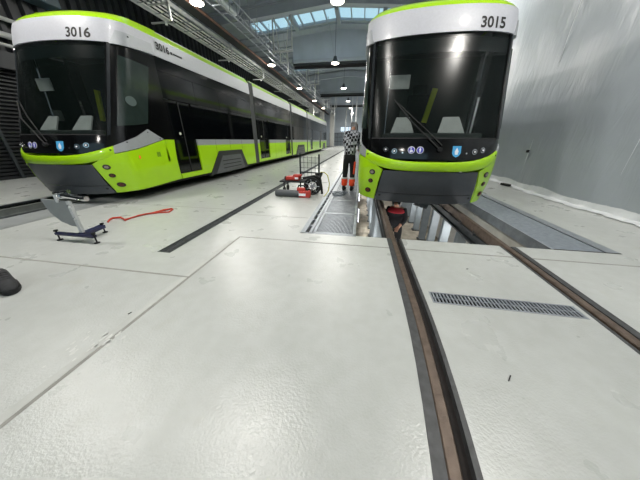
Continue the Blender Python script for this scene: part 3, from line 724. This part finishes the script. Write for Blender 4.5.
# galvanised service walkway railing / ladder rack
lr = empty('ladder_rack', (-6.7, YA, GZ), 'galvanised lattice rack running above the left tram, right of the brown beam', 'rack')
o = (-6.7, YA, GZ)
for x, z in ((-6.7, GZ), (-6.25, GZ), (-6.7, GZ+.6), (-6.25, GZ+.6)): c = MB(); c.tube([(x, YA, z), (x, YE, z)], .035, 6); c.build('runner', STEEL, lr, o)
for k in range(76):
    y = YA+.2+.7*k; c = MB()
    c.tube([(-6.7, y, GZ), (-6.25, y, GZ), (-6.25, y, GZ+.6), (-6.7, y, GZ+.6)], .022, 5)
    if k % 3 == 0: c.cyl((-6.25, y, GZ), (-6.25, y+.7, GZ+.6), .018, n=5)
    c.build('rung', STEEL, lr, o)
for k in range(11):
    y = YA+1+5*k
    for x in (-6.7, -6.25):
        c = MB(); c.cyl((x, y, GZ+.6), (x, y, rz(x)-.2), .02, n=5); c.build('hanger_rod', STEEL, lr, o)
# silver duct bend
d = MB(); pts = [(-6.47, 13.0, GZ+.3)]+[(-6.47, 13.0+.75*math.sin(t), GZ+.3+.75*(1-math.cos(t))) for t in [PI/2*i/8 for i in range(9)]]+[(-6.47, 13.75, GZ+1.9)]
d.tube([(-6.47, 11.8, GZ+.3)]+pts, .17, 12); tag(d.build('duct_bend', mat('foil_silver', '#c4c8cb', .3, metal=.8, noise=(8, .1), bump=(20, .3))), 'bright foil duct bending upward inside the lattice rack', 'duct')
# teal-grey ventilation duct high on the left
d = MB(); d.box(-11.85, -11.2, 3.0, 9.2, 5.62, 6.4); tag(d.build('ventilation_duct', mat('duct_teal', '#3b5058', .5, noise=(3, .1)), bevel=.03), 'blue-grey ventilation duct high in the upper left corner', 'duct')

# overhead line hangers above the left track
def line_hanger(y, k):
    x = -5.5; root = empty('line_hanger', (x, y, 6.5), 'grey tubular overhead line hanger above the left track, %s from the camera' % ORD[k], 'hanger', 'overhead line hangers')
    w = .62; zt = rz(x)-.3; o = (x, y, 6.5)
    c = MB(); c.cyl((x-w, y, 6.6), (x-w, y, zt+.1), .045, n=8); c.build('upright', PIPE, root, o); c = MB(); c.cyl((x+w, y, 6.6), (x+w, y, zt+.1), .045, n=8); c.build('upright', PIPE, root, o)
    c = MB(); c.cyl((x-w-.05, y, 6.6), (x+w+.05, y, 6.6), .05, n=8); c.build('crossbar', PIPE, root, o)
    c = MB(); c.cyl((x-.25, y, 6.6), (x-w+.1, y, zt), .03, n=6); c.build('diagonal', PIPE, root, o); c = MB(); c.cyl((x+.2, y, 6.6), (x+w-.1, y, zt), .03, n=6); c.build('diagonal', PIPE, root, o)
    c = MB(); c.cyl((x-.22, y, 6.6), (x-.22, y, 5.95), .04, n=8); c.build('drop_post', PIPE, root, o); c = MB(); c.cyl((x+.28, y, 6.6), (x+.28, y, 5.35), .05, n=8); c.cyl((x-.22, y, 5.98), (x+.28, y, 5.98), .03, n=6); c.build('drop_post', PIPE, root, o)
for k, y in enumerate([17.8, 27.5, 37, 46.5]): line_hanger(y, k)
for x, lab in ((-5.95, 'overhead contact wire above the left tram'),):
    c = MB(); c.cyl((x, -1, 5.5 if x < -5 else 6.6), (x, 60, 5.5 if x < -5 else 6.6), .012, n=5); tag(c.build('overhead_wire', STEELD), lab, 'wire')

# thin vertical pipes and rods seen down the hall
for k, (x, y, r) in enumerate([(-1.1, 40, .07), (-2.0, 46, .06), (.4, 38, .05), (-3.3, 50, .08), (-4.9, 44, .05)]):
    c = MB(); c.cyl((x, y, 0), (x, y, rz(x)-.2), r, n=8)
    tag(c.build('service_pipe', PIPE), 'thin pale vertical pipe far down the hall, %s from the right tram' % ORD[[1, 2, 0, 3, 4][k]], 'pipe', 'vertical pipes far down the hall')
c = MB(); c.cyl((-2.75, 19.2, 8.7), (-2.4, 20.0, 7.0), .02, n=5); tag(c.build('tie_rod', GIRD), 'slanting thin rod under the skylight', 'rod')

# ------------------------------------------------------------------ lamps
LP = 212
def lamp(x, y, z, lab, power):
    root = empty('pendant_lamp', (x, y, z), lab, 'lamp', 'high bay pendant lamps'); o = (x, y, z)
    c = MB(); c.lathe([(.06, .42), (.1, .4), (.12, .3), (.2, .12), (.3, .02), (.3, 0), (.27, 0), (.18, .1)], o, 20); c.build('shade', LAMPH, root, o)
    c = MB(); c.lathe([(.26, .005), (.26, -.02), (.2, -.05), (.05, -.065)], o, 20); c.build('lens', LAMPM, root, o)
    c = MB(); c.cyl((x, y, z+.4), (x, y, rz(x)), .015, n=6); c.build('suspension_rod', LAMPH, root, o)
    for nm, kind, e in (('lamp_light', 'AREA', power), ('lamp_spill', 'POINT', power*.2)):
        l = bpy.data.lights.new(nm, kind); l.energy = e; l.color = (1, .965, .91)
        if kind == 'AREA': l.shape = 'DISK'; l.size = .5
        else: l.shadow_soft_size = .15
        lo = bpy.data.objects.new(nm, l); lo.location = (x, y, z-(.09 if kind == 'AREA' else .3)); COL.objects.link(lo)
rows = [('left', -7.06, [2.8, 11.3, 19.75, 28.1, 36.6, 45]), ('middle', -2.3, [-5.7, 2.8, 20.0, 28.7, 37.6, 45.5, 54]), ('right', 3.0, [2.8, 11.3, 20, 28.7, 37.6, 46])]
for nm, x, ys in rows:
    for k, y in enumerate(ys): lamp(x, y, 6.4, 'added high bay lamp in the %s row, unseen behind the viewpoint' % nm if y < 0 else 'bright high bay lamp in the %s row, %s in front of the viewpoint' % (nm, ORD[k-(ys[0] < 0)]), LP*(.95 if y < 10 else .75 if x > 0 else 1.3))  # the lamp behind the viewpoint is added to light the tram fronts
lamp(-1.36, 12.1, 6.4, 'bright high bay lamp cut by the top edge of the frame before the skylight', LP)
# unseen wall lamps added inside the inspection pit to brighten it
for k in range(5):
    y = 3.9+2.6*k; root = empty('pit_fill_lamp', (.06, y, -.95), 'slim added lamp on the left wall of the inspection pit, %s from its end' % ORD[k], 'lamp', 'added pit wall lamps'); q_ = (.06, y, -.95)
    c = MB(); c.box(.025, .07, y, y+1.2, -1.02, -.88); c.build('housing', LAMPH, root, q_, smooth=False)
    c = MB(); c.box(.07, .085, y+.05, y+1.15, -1.0, -.9); c.build('diffuser', mat('pit_fill_diffuser', '#ffffff', .4, emis=('#f4f6ff', 6.)), root, q_, smooth=False)
    l = bpy.data.lights.new('pit_fill_light', 'AREA'); l.shape = 'RECTANGLE'; l.size = .12; l.size_y = 1.1; l.energy = 17; l.color = (1, .98, .95)
    lo = bpy.data.objects.new('pit_fill_light', l); lo.location = (.1, y+.6, -.95); lo.rotation_euler = (0, math.radians(-90), 0); COL.objects.link(lo)
for k in range(6):
    y = 4.3+2.6*k
    root = empty('pit_fill_lamp', (2.5, y, -.55), 'slim added lamp on the right wall of the inspection pit, %s from its end' % ORD[k], 'lamp', 'added pit wall lamps')
    c = MB(); c.box(2.49, 2.565, y, y+1.2, -.62, -.48); c.build('housing', LAMPH, root, (2.5, y, -.55), smooth=False)
    c = MB(); c.box(2.475, 2.49, y+.05, y+1.15, -.6, -.5); c.build('diffuser', mat('pit_fill_diffuser', '#ffffff', .4, emis=('#f4f6ff', 6.)), root, (2.5, y, -.55), smooth=False)
    l = bpy.data.lights.new('pit_fill_light', 'AREA'); l.shape = 'RECTANGLE'; l.size = .12; l.size_y = 1.1; l.energy = 20; l.color = (1, .98, .95)
    lo = bpy.data.objects.new('pit_fill_light', l); lo.location = (2.46, y+.6, -.55); lo.rotation_euler = (0, math.radians(90), 0); COL.objects.link(lo)

# ------------------------------------------------------------------ plastic sheet wall on the right
wr = MB(); wr.box(4.95, 5.05, -14, 62, 0, 8.7); struct('wall_right', wr, WHITEP, smooth=False)
def sheet_x(y, z):
    return 4.66+.05*math.sin(1.7*y+.4*z)+.02*math.sin(4.3*y-1.3*z)+.015*math.sin(2.1*z+.7*y)+(.05*math.exp(-z*3))
ps = MB(); ny, nz = 150, 34; v = []
for lay in (0, .012):
    for i in range(ny+1):
        for j in range(nz+1):
            y = -1+45*(i/ny)**1.3; z = .02+8.3*(j/nz)**1.3; v.append((sheet_x(y, z)+lay, y, z))
N = (ny+1)*(nz+1); f = []
for i in range(ny):
    for j in range(nz):
        q = i*(nz+1)+j; f += [(q, q+1, q+nz+2, q+nz+1), (N+q, N+q+nz+1, N+q+nz+2, N+q+1)]
ps.add(v, f)
def sheet_material():
    m = mat('grey_plastic_sheet', '#aab1b8', .3, noise=(1.2, .06))
    nt = m.node_tree; b = nt.nodes['Principled BSDF']
    tc = nt.nodes.new('ShaderNodeTexCoord'); mp = nt.nodes.new('ShaderNodeMapping'); mp.inputs['Scale'].default_value = (1, 3.2, .8); mp.inputs['Rotation'].default_value = (.35, 0, 0)
    n1 = nt.nodes.new('ShaderNodeTexNoise'); n1.inputs['Scale'].default_value = 1.6; n1.inputs['Detail'].default_value = 5; n1.inputs['Distortion'].default_value = .8
    nt.links.new(tc.outputs['Object'], mp.inputs['Vector']); nt.links.new(mp.outputs['Vector'], n1.inputs['Vector'])
    bn = nt.nodes.new('ShaderNodeBump'); bn.inputs['Strength'].default_value = .42; bn.inputs['Distance'].default_value = .05
    nt.links.new(n1.outputs['Fac'], bn.inputs['Height']); nt.links.new(bn.outputs['Normal'], b.inputs['Normal'])
    return m
sheet = tag(ps.build('plastic_sheet', sheet_material()), 'tall translucent grey plastic sheet hanging along the right wall', 'plastic sheet')
hm = MB(); n = 260; v = []; ring = 6
for i in range(n+1):
    y = 1+24*(i/n)**1.4; x = sheet_x(y, .05)
    a = .02*math.sin(9*y)+.015*math.sin(23*y+1)
    for (dx, dz) in ((-.005, .2+.03*math.sin(3.1*y)), (-.03, .1+.02*math.sin(7*y)), (-.05+a, .05), (-.11+a, .03+.012*math.sin(17*y)), (-.15+a*1.5, .012), (-.06, .006)): v.append((x+dx, y, dz))
hm.add(v, [(i*ring+j, i*ring+j+1, (i+1)*ring+j+1, (i+1)*ring+j) for i in range(n) for j in range(ring-1)])
hm.build('crumpled_hem', mat('white_film', '#d9dcde', .3, noise=(5, .06), bump=(18, .35)), sheet)
for (ya, yb, r) in ((7.72, 7.72, .007), (12.5, 12.6, .007), (5.05, 5.0, .003)):
    fp = MB(); fp.tube([(sheet_x(ya, .1+k*.5)-.002, ya+(yb-ya)*k/12, .1+k*.68) for k in range(13)], r, 6)
    fp.build('sheet_seam', mat('seam_film', '#dfe3e6', .3, noise=(6, .05)), sheet)
fp = MB(); fp.obox((sheet_x(7.72, 1.0)-.04, 7.72, 1.02), (.04, .07, .07)); fp.build('seam_clip', RUBBER, sheet); fp = MB(); fp.obox((sheet_x(7.9, .05)-.2, 7.95, .04), (.1, .3, .06), .2); fp.build('seam_clip', RUBBER, sheet)

# ------------------------------------------------------------------ quarter plate gauge at the left tram
q0 = Vector((-3.75, 2.3, 0)); gr = empty('plate_gauge', q0, 'grey quarter-round plate standing on a dark blue tripod base in front of the left tram', 'gauge')
A, Bp, Cc = Vector((-4.05, 2.2, .1)), Vector((-3.43, 2.2, .1)), Vector((-3.72, 2.54, .1))
J = Vector((-3.66, 2.21, .1))
c = MB()
def bar(mb, p, q, w, h):
    d = q-p; mb.obox((p+q)/2, (d.length, w, h), math.atan2(d.y, d.x))
bar(c, A, Bp, .06, .035); c.build('base_bar', NAVY, gr, q0, bevel=.006)
c = MB(); bar(c, J, Cc+Vector((.0, .0, 0)), .09, .05); c.build('base_bar', NAVY, gr, q0, bevel=.006)
for p in (A, Bp, Cc):
    c = MB(); c.cyl((p.x, p.y, 0), (p.x, p.y, .012), .032, n=12); c.cyl((p.x, p.y, .012), (p.x, p.y, .145), .009, n=8); c.cyl((p.x, p.y, .13), (p.x, p.y, .15), .024, n=10); c.build('levelling_foot', RUBBER, gr, q0)

c = MB(); c.prism([(-4.12, .57), (-3.67, .55), (-3.67, .2), (-3.81, .21), (-3.95, .265), (-4.05, .36), (-4.1, .47)], (0, 2.245, 0), (1,0,0), (0,0,1), (0, .012, 0)); c.build('quarter_plate', GREYP, gr, q0, smooth=False)
c = MB(); c.box(-3.69, -3.645, 2.225, 2.26, .11, .56); c.build('upright', mat('upright_white', '#c8cacb', .4, noise=(6, .05)), gr, q0, smooth=False)
c = MB(); c.tube([(-3.86, 2.27, .6), (-3.7, 2.27, .62), (-3.5, 2.29, .585), (-3.44, 2.3, .585)], [.03, .035, .03, .035], 8); c.cyl((-3.82, 2.23, .54), (-3.82, 2.23, .64), .02, n=8); c.cyl((-3.88, 2.27, .64), (-3.68, 2.3, .67), .025, n=8); c.build('clamp_arm', CHROME, gr, q0)
c = MB(); c.cyl((-3.66, 2.22, .33), (-3.62, 2.2, .33), .014, n=8); c.cyl((-3.66, 2.22, .5), (-3.61, 2.2, .5), .018, n=8); c.build('clamp_screw', CHROME, gr, q0)

# red lashing strap on the floor
c = MB(); pts = [(-4.12,2.9),(-4.2,3.02),(-4.24,3.1),(-4.14,3.15),(-4.0,3.09),(-3.92,3.04),(-3.93,3.13),(-3.9,3.3),(-3.82,3.5),(-3.74,3.68),(-3.68,3.81),(-3.6,3.76),(-3.55,3.6),(-3.62,3.56),(-3.72,3.54),(-3.86,3.4),(-3.93,3.28)]
c.tube([(x+.012*math.sin(5*i), y+.01*math.cos(7*i), .012+.006*(i % 2)) for i, (x, y) in enumerate(pts)], [.014+.006*(i in (3, 5, 9)) for i in range(len(pts))], 6)
tag(c.build('lashing_strap', STRAP), 'red lashing strap lying crumpled on the pale floor', 'strap')

# shoe entering at the left edge
so = Vector((-3.12, 1.09, 0)); ang = math.radians(24); sr = empty('shoe', so, 'dark grey shoe tip entering at the left edge of the frame', 'shoe')
def foot_ring(t, w, z0, z1):
    return [(t, w*math.cos(2*PI*k/14)*(1), z0+(z1-z0)*(.5+.5*math.sin(2*PI*k/14))) for k in range(14)]
def loft(mb, rings):
    n = len(rings[0]); v = [p for r in rings for p in r]
    mb.add(v, [(i*n+k, i*n+(k+1) % n, (i+1)*n+(k+1) % n, (i+1)*n+k) for i in range(len(rings)-1) for k in range(n)]+[tuple(range(n))[::-1], tuple(range((len(rings)-1)*n, len(rings)*n))])
c = MB(); loft(c, [foot_ring(*a) for a in ((-.13,.03,.02,.09),(-.12,.038,.02,.115),(-.06,.04,.02,.12),(.0,.042,.02,.105),(.06,.047,.02,.085),(.12,.045,.02,.068),(.155,.034,.02,.055),(.17,.015,.022,.04))])
u_ = c.build('upper', mat('shoe_grey', '#2b2c2e', .85, noise=(40, .3)), sr)
c = MB(); n = 18; out = [(.165*math.cos(2*PI*k/n)+.01, .05*math.sin(2*PI*k/n)*(1.05+.15*math.cos(2*PI*k/n))) for k in range(n)]
c.prism(out, (0,0,0), (1,0,0), (0,1,0), (0,0,.026)); c.build('sole', RUBBER, sr)
c = MB()
for k in range(4): c.tube([(-.02+.025*k, -.03, .1-.007*k), (-.01+.025*k, 0, .111-.009*k), (-.02+.025*k, .03, .1-.007*k)], .004, 5)
c.build('laces', INK, sr); sr.rotation_euler = (0, 0, math.radians(-22)); sr.scale = (1.3, 1.3, 1.35); sr.location = (-3.21, 1.235, .001)

# ------------------------------------------------------------------ tool trolley group
o = Vector((-1.6, 6.0, 0)); tt = empty('platform_trolley', o, 'black platform trolley with grey wire mesh back between the trams', 'trolley')
c = MB(); c.obox((-1.72, 5.95, .29), (.66, .46, .035)); c.obox((-1.3, 6.1, .285), (.62, .1, .03)); c.build('platform', RUBBER, tt, o, bevel=.006)
c = MB(); c.tube([(-1.57, 6.1, .28), (-1.57, 6.1, .98)], .022, 8); c.tube([(-1.06, 6.1, .28), (-1.06, 6.1, .95)], .022, 8); c.cyl((-1.57, 6.1, .5), (-1.06, 6.1, .48), .012, n=6); c.build('handle_frame', STEELD, tt, o)
c = MB()
for k in range(1, 5): x = -1.57+.51*k/5; c.cyl((x, 6.1, .3), (x, 6.1, .9), .005, n=5)
for k in range(5): c.cyl((-1.57, 6.1, .35+.13*k), (-1.06, 6.1, .34+.13*k), .005, n=5)
c.build('wire_mesh', STEELD, tt, o)
for x, y in ((-1.95, 5.8), (-1.95, 6.12), (-1.5, 5.8), (-1.1, 6.1)):
    c = MB(); c.cyl((x-.02, y, .07), (x+.02, y, .07), .07, n=14); c.box(x-.012, x+.012, y-.02, y+.02, .07, .275); c.build('castor', RUBBER, tt, o)
o = Vector((-1.68, 5.9, .3075)); rp = empty('power_unit', o, 'red power unit lying on the black trolley platform', 'tool')
c = MB(); c.obox((-1.72, 5.9, .36), (.36, .22, .1)); c.obox((-1.6, 5.9, .43), (.22, .16, .06)); c.build('housing', RED, rp, o, bevel=.02)
c = MB(); c.cyl((-1.95, 5.9, .36), (-1.88, 5.9, .36), .05, n=12); c.build('nozzle', RUBBER, rp, o)
c = MB(); c.obox((-1.6, 5.785, .37), (.09, .008, .05)); c.build('name_plate', STICK, rp, o)
o = Vector((-1.14, 5.62, 0)); rl = empty('hose_reel', o, 'black hose reel with spoked wheel beside the trolley', 'reel')
for dy in (-.05, .13):
    c = MB(); ring = [(-1.14+.2*math.cos(2*PI*k/24), 5.62+dy, .222+.2*math.sin(2*PI*k/24)) for k in range(24)]; c.tube(ring, .022, 6, True)
    rw = c.build('wheel_rim', RUBBER, rl, o)
    c = MB()
    for k in range(7): t = 2*PI*k/7; c.cyl((-1.14, 5.62+dy, .222), (-1.14+.19*math.cos(t), 5.62+dy, .222+.19*math.sin(t)), .011, n=6)
    c.build('spokes', STEEL, rw, o)
c = MB(); c.cyl((-1.14, 5.54, .222), (-1.14, 5.78, .222), .045, n=14); c.build('hub', STEEL, rl, o)
c = MB()
for k in range(3):
    c.tube([(-1.14+(.13+.008*k)*math.cos(2*PI*j/20), 5.61+.045*k, .222+(.13+.008*k)*math.sin(2*PI*j/20)) for j in range(20)], .02, 6, True)
c.build('hose', RUBBER, rl, o)
c = MB(); c.tube([(-1.4, 5.67, .4), (-1.1, 5.67, .46), (-.96, 5.67, .42), (-.92, 5.67, .2), (-.9, 5.67, .02)], .03, 8); c.tube([(-.98, 5.72, .42), (-.95, 5.82, .5), (-1.1, 5.9, .46)], .04, 8); c.build('reel_stand', RUBBER, rl, o)
o = Vector((-1.55, 5.3, 0)); bl = empty('tube_tool', o, 'grey tubular tool with red motor housing lying on the floor before the trolley', 'tool')
c = MB(); c.cyl((-2.0, 5.3, .09), (-1.4, 5.28, .085), .085, .08, n=18); c.build('tube', mat('tube_grey', '#4a4d50', .5, noise=(7, .1)), bl, o)
c = MB(); c.obox((-1.27, 5.29, .085), (.28, .15, .165)); c.obox((-1.36, 5.3, .19), (.2, .1, .09)); c.build('motor_housing', RED, bl, o, bevel=.02)
c = MB(); c.obox((-1.32, 5.212, .08), (.17, .006, .06)); c.build('label_band', STICK, bl, o)
c = MB(); c.tube([(-1.45, 5.3, .2), (-1.42, 5.3, .28), (-1.28, 5.3, .28), (-1.2, 5.3, .16)], .018, 8); c.build('grip', RUBBER, bl, o)
c = MB(); c.tube([(-1.0, 6.0, .52), (-.9, 5.98, .52), (-.8, 5.9, .46), (-.74, 5.85, .25), (-.76, 5.8, .06), (-.8, 5.7, .012), (-.82, 5.45, .012)], .012, 6)
tag(c.build('air_hose', mat('hose_yellow_green', '#b9b13c', .5, noise=(9, .1))), 'thin yellow-green hose looping from the reel to the floor', 'hose')
# coil of cable at the mechanic's feet
c = MB(); c.tube([(-.48+.13*math.cos(.55*k)*(1+.02*k), 5.62+.2*math.sin(.55*k)+.01*k, .012+.002*(k % 5)) for k in range(36)], .008, 5)
tag(c.build('cable_coil', mat('cable_blue_grey', '#4c5a68', .5, noise=(9, .1))), 'loose coil of thin blue-grey cable on the grating by the mechanic', 'cable')

# ------------------------------------------------------------------ people
def skin(name, verts, edges, radii, m, parent, root=0, sub=2):
    me = bpy.data.meshes.new(name); me.from_pydata([Vector(v) for v in verts], edges, []); me.update()
    ob = bpy.data.objects.new(name, me); COL.objects.link(ob)
    ob.modifiers.new('skin', 'SKIN'); sm = ob.modifiers.new('sub', 'SUBSURF'); sm.levels = sub; sm.render_levels = sub
    if not me.skin_vertices: me.skin_vertices.new() if hasattr(me.skin_vertices, 'new') else None
    for i, r in enumerate(radii):
        d = me.skin_vertices[0].data[i]; d.radius = r if isinstance(r, tuple) else (r, r); d.use_root = (i == root)
    dg = bpy.context.evaluated_depsgraph_get(); dg.update()
    m2 = bpy.data.meshes.new_from_object(ob.evaluated_get(dg)); m2.name = name
    bpy.data.objects.remove(ob)
    m2.polygons.foreach_set('use_smooth', [True]*len(m2.polygons)); m2.materials.clear(); m2.materials.append(m)
    o = bpy.data.objects.new(name, m2); COL.objects.link(o); o.parent = parent
    return o
def person(loc, rzr, label, shirt_m, trous_m, bow, hair_m, extras):
    """local frame: faces +y; bow bends the torso forward"""
    r = empty('person', loc, label, 'person'); r.rotation_euler = (0, 0, rzr); r.scale = (.86, .95, 1.05) if extras else (1, 1, .92)
    b = bow
    hip = (0, 0, .93); waist = (0, .03*b, 1.06); chest = (0, .13*b, 1.27); neck = (0, .24*b, 1.44); head0 = (0, .30*b, 1.50); head1 = (0, .38*b+.02, 1.56-.05*b); crown = (0, .40*b, 1.63-.08*b)
    V = [hip, waist, chest, neck, head0, head1, crown]; E_ = [(0,1),(1,2),(2,3),(3,4),(4,5),(5,6)]; Rr = [(.15,.11),(.14,.1),(.16,.11),.055,.06,.095,.07]
    nose = len(V); V.append((0, .38*b+.13, 1.53-.07*b)); E_.append((5, nose)); Rr.append(.02)
    arms = []
    for s in (-1, 1):
        i = len(V)
        V += [(s*.17, .15*b, 1.36), (s*.23, .17*b+.06, 1.12), (s*.17, .3*b+.22, 1.0), (s*.15, .32*b+.3, .98), (s*.145, .33*b+.35, .965)]
        E_ += [(2, i), (i, i+1), (i+1, i+2), (i+2, i+3), (i+3, i+4)]; Rr += [.07, .052, .036, (.042, .022), (.042, .018)]
        for q in range(4):
            j = len(V); fx = s*.145+(-.03+.02*q); L = (.05, .058, .054, .042)[q]
            V += [(fx, .33*b+.37, .96), (fx, .33*b+.37+L, .945), (fx, .33*b+.37+L*1.1, .92)]; E_ += [(i+4, j), (j, j+1), (j+1, j+2)]; Rr += [.0095, .0085, .0075]
        j = len(V); V += [(s*.145-s*.05, .31*b+.32, .965), (s*.145-s*.06, .32*b+.36, .955)]; E_ += [(i+3, j), (j, j+1)]; Rr += [.012, .01]
        i = len(V); V += [(s*.1, 0, .84), (s*.115, .02, .5), (s*.12, -.02, .1), (s*.125, .1, .045)]
        E_ += [(0, i), (i, i+1), (i+1, i+2), (i+2, i+3)]; Rr += [.085, .058, .042, .035]
    skin('body', V, E_, Rr, SKIN, r)
    # eyes and ears belong to the head
    e = MB()
    for s in (-1, 1): e.lathe([(.002,-.012),(.011,-.004),(.011,.004),(.002,.012)], (s*.033, .38*b+.105, 1.545-.06*b), 8)
    e.build('eyes', INK, r)
    V = [(0, .36*b-.01, 1.6-.06*b), (0, .32*b-.03, 1.56-.02*b), (0, .42*b, 1.64-.09*b)]; skin('hair', V, [(0,1),(0,2)], [.098, .085, .07], hair_m, r)
    V = [(0, .0, .86), (0, .03*b, 1.06), (0, .13*b, 1.27), (0, .2*b, 1.39), (0, .235*b, 1.43)]; E_ = [(0,1),(1,2),(2,3),(3,4)]; Rr = [(.195,.145), (.19,.14), (.205,.145), (.15,.1), .075]
    for s in (-1, 1):
        i = len(V); V += [(s*.185, .15*b, 1.35), (s*.24, .17*b+.06, 1.12), (s*.18, .28*b+.2, 1.01)]; E_ += [(2, i), (i, i+1), (i+1, i+2)]; Rr += [.088, .07, .052]
    skin('shirt', V, E_, Rr, shirt_m, r, 1)
    V = [(0, 0, .97), (0, 0, .86)]; E_ = [(0,1)]; Rr = [(.17,.13), (.17,.125)]
    for s in (-1, 1):
        i = len(V); V += [(s*.1, .0, .76), (s*.115, .015, .5), (s*.12, -.015, .27), (s*.12, -.02, .1)]; E_ += [(1, i), (i, i+1), (i+1, i+2), (i+2, i+3)]; Rr += [.108, .088, .078, .075]
    tr_ = skin('trousers', V, E_, Rr, trous_m, r, 0)
    if extras:
        for s in (-1, 1):
            for nm, z0, z1, rad, mm in (('hi_vis_cuff', .13, .3, .094, HIVO), ('reflective_band', .3, .34, .095, REFL)):
                c = MB(); c.lathe([(rad*.94, z0), (rad, z0+.01), (rad, z1-.01), (rad*.94, z1)], (s*.12, -.012, 0), 18); c.build(nm, mm, tr_)
            if s > 0: c = MB(); c.obox((s*.185, -.05, .58), (.045, .12, .3), 0, s*.05); c.build('hi_vis_pocket', HIVO, tr_, bevel=.012)
    for s in (-1, 1):
        c = MB(); loft(c, [[(s*.125+p[1], p[0], p[2]) for p in foot_ring(*a)] for a in ((-.11,.035,.0,.09),(-.09,.046,.0,.14),(-.02,.046,.0,.14),(.05,.046,.0,.1),(.12,.05,.0,.075),(.165,.042,.0,.06),(.185,.02,.0,.04))])
        c.build('boot', RUBBER, r)
    return r
person((-.28, 6.35, .002), math.radians(-8), 'person in plaid shirt and black trousers with orange patches, bending beside the right tram', PLAID, TROUS, 1.35, HAIR, True)
pm_ = person((1.0, 5.62, D), math.radians(160), 'person in dark workwear with red collar standing in the inspection pit', mat('dark_jacket', '#1a1b20', .9, noise=(12, .2)), TROUS, .45, HAIR, False)
c = MB(); c.lathe([(.215, 1.30), (.225, 1.32), (.19, 1.38), (.14, 1.41)], (0, .07, 0), 20); c.build('red_yoke', mat('yoke_red', '#b02a35', .8, noise=(9, .1)), pm_)

# ------------------------------------------------------------------ daylight through the skylights and the open gate behind the camera
w = bpy.data.worlds.new('world'); scn.world = w; w.use_nodes = True
nt = w.node_tree; bg = nt.nodes['Background']; bg.inputs['Strength'].default_value = 1.0
tc = nt.nodes.new('ShaderNodeTexCoord'); sx = nt.nodes.new('ShaderNodeSeparateXYZ'); rp_ = nt.nodes.new('ShaderNodeValToRGB')
nt.links.new(tc.outputs['Generated'], sx.inputs[0]); nt.links.new(sx.outputs['Z'], rp_.inputs['Fac']); nt.links.new(rp_.outputs['Color'], bg.inputs['Color'])
e = rp_.color_ramp.elements; e[0].position = .0; e[0].color = (.30, .32, .34, 1); e[1].position = .3; e[1].color = (.50, .80, .95, 1)
vs_ = scn.view_settings; vs_.view_transform = 'Standard'; vs_.look = 'None'; vs_.gamma = 1; vs_.use_curve_mapping = False; vs_.exposure = 0.0
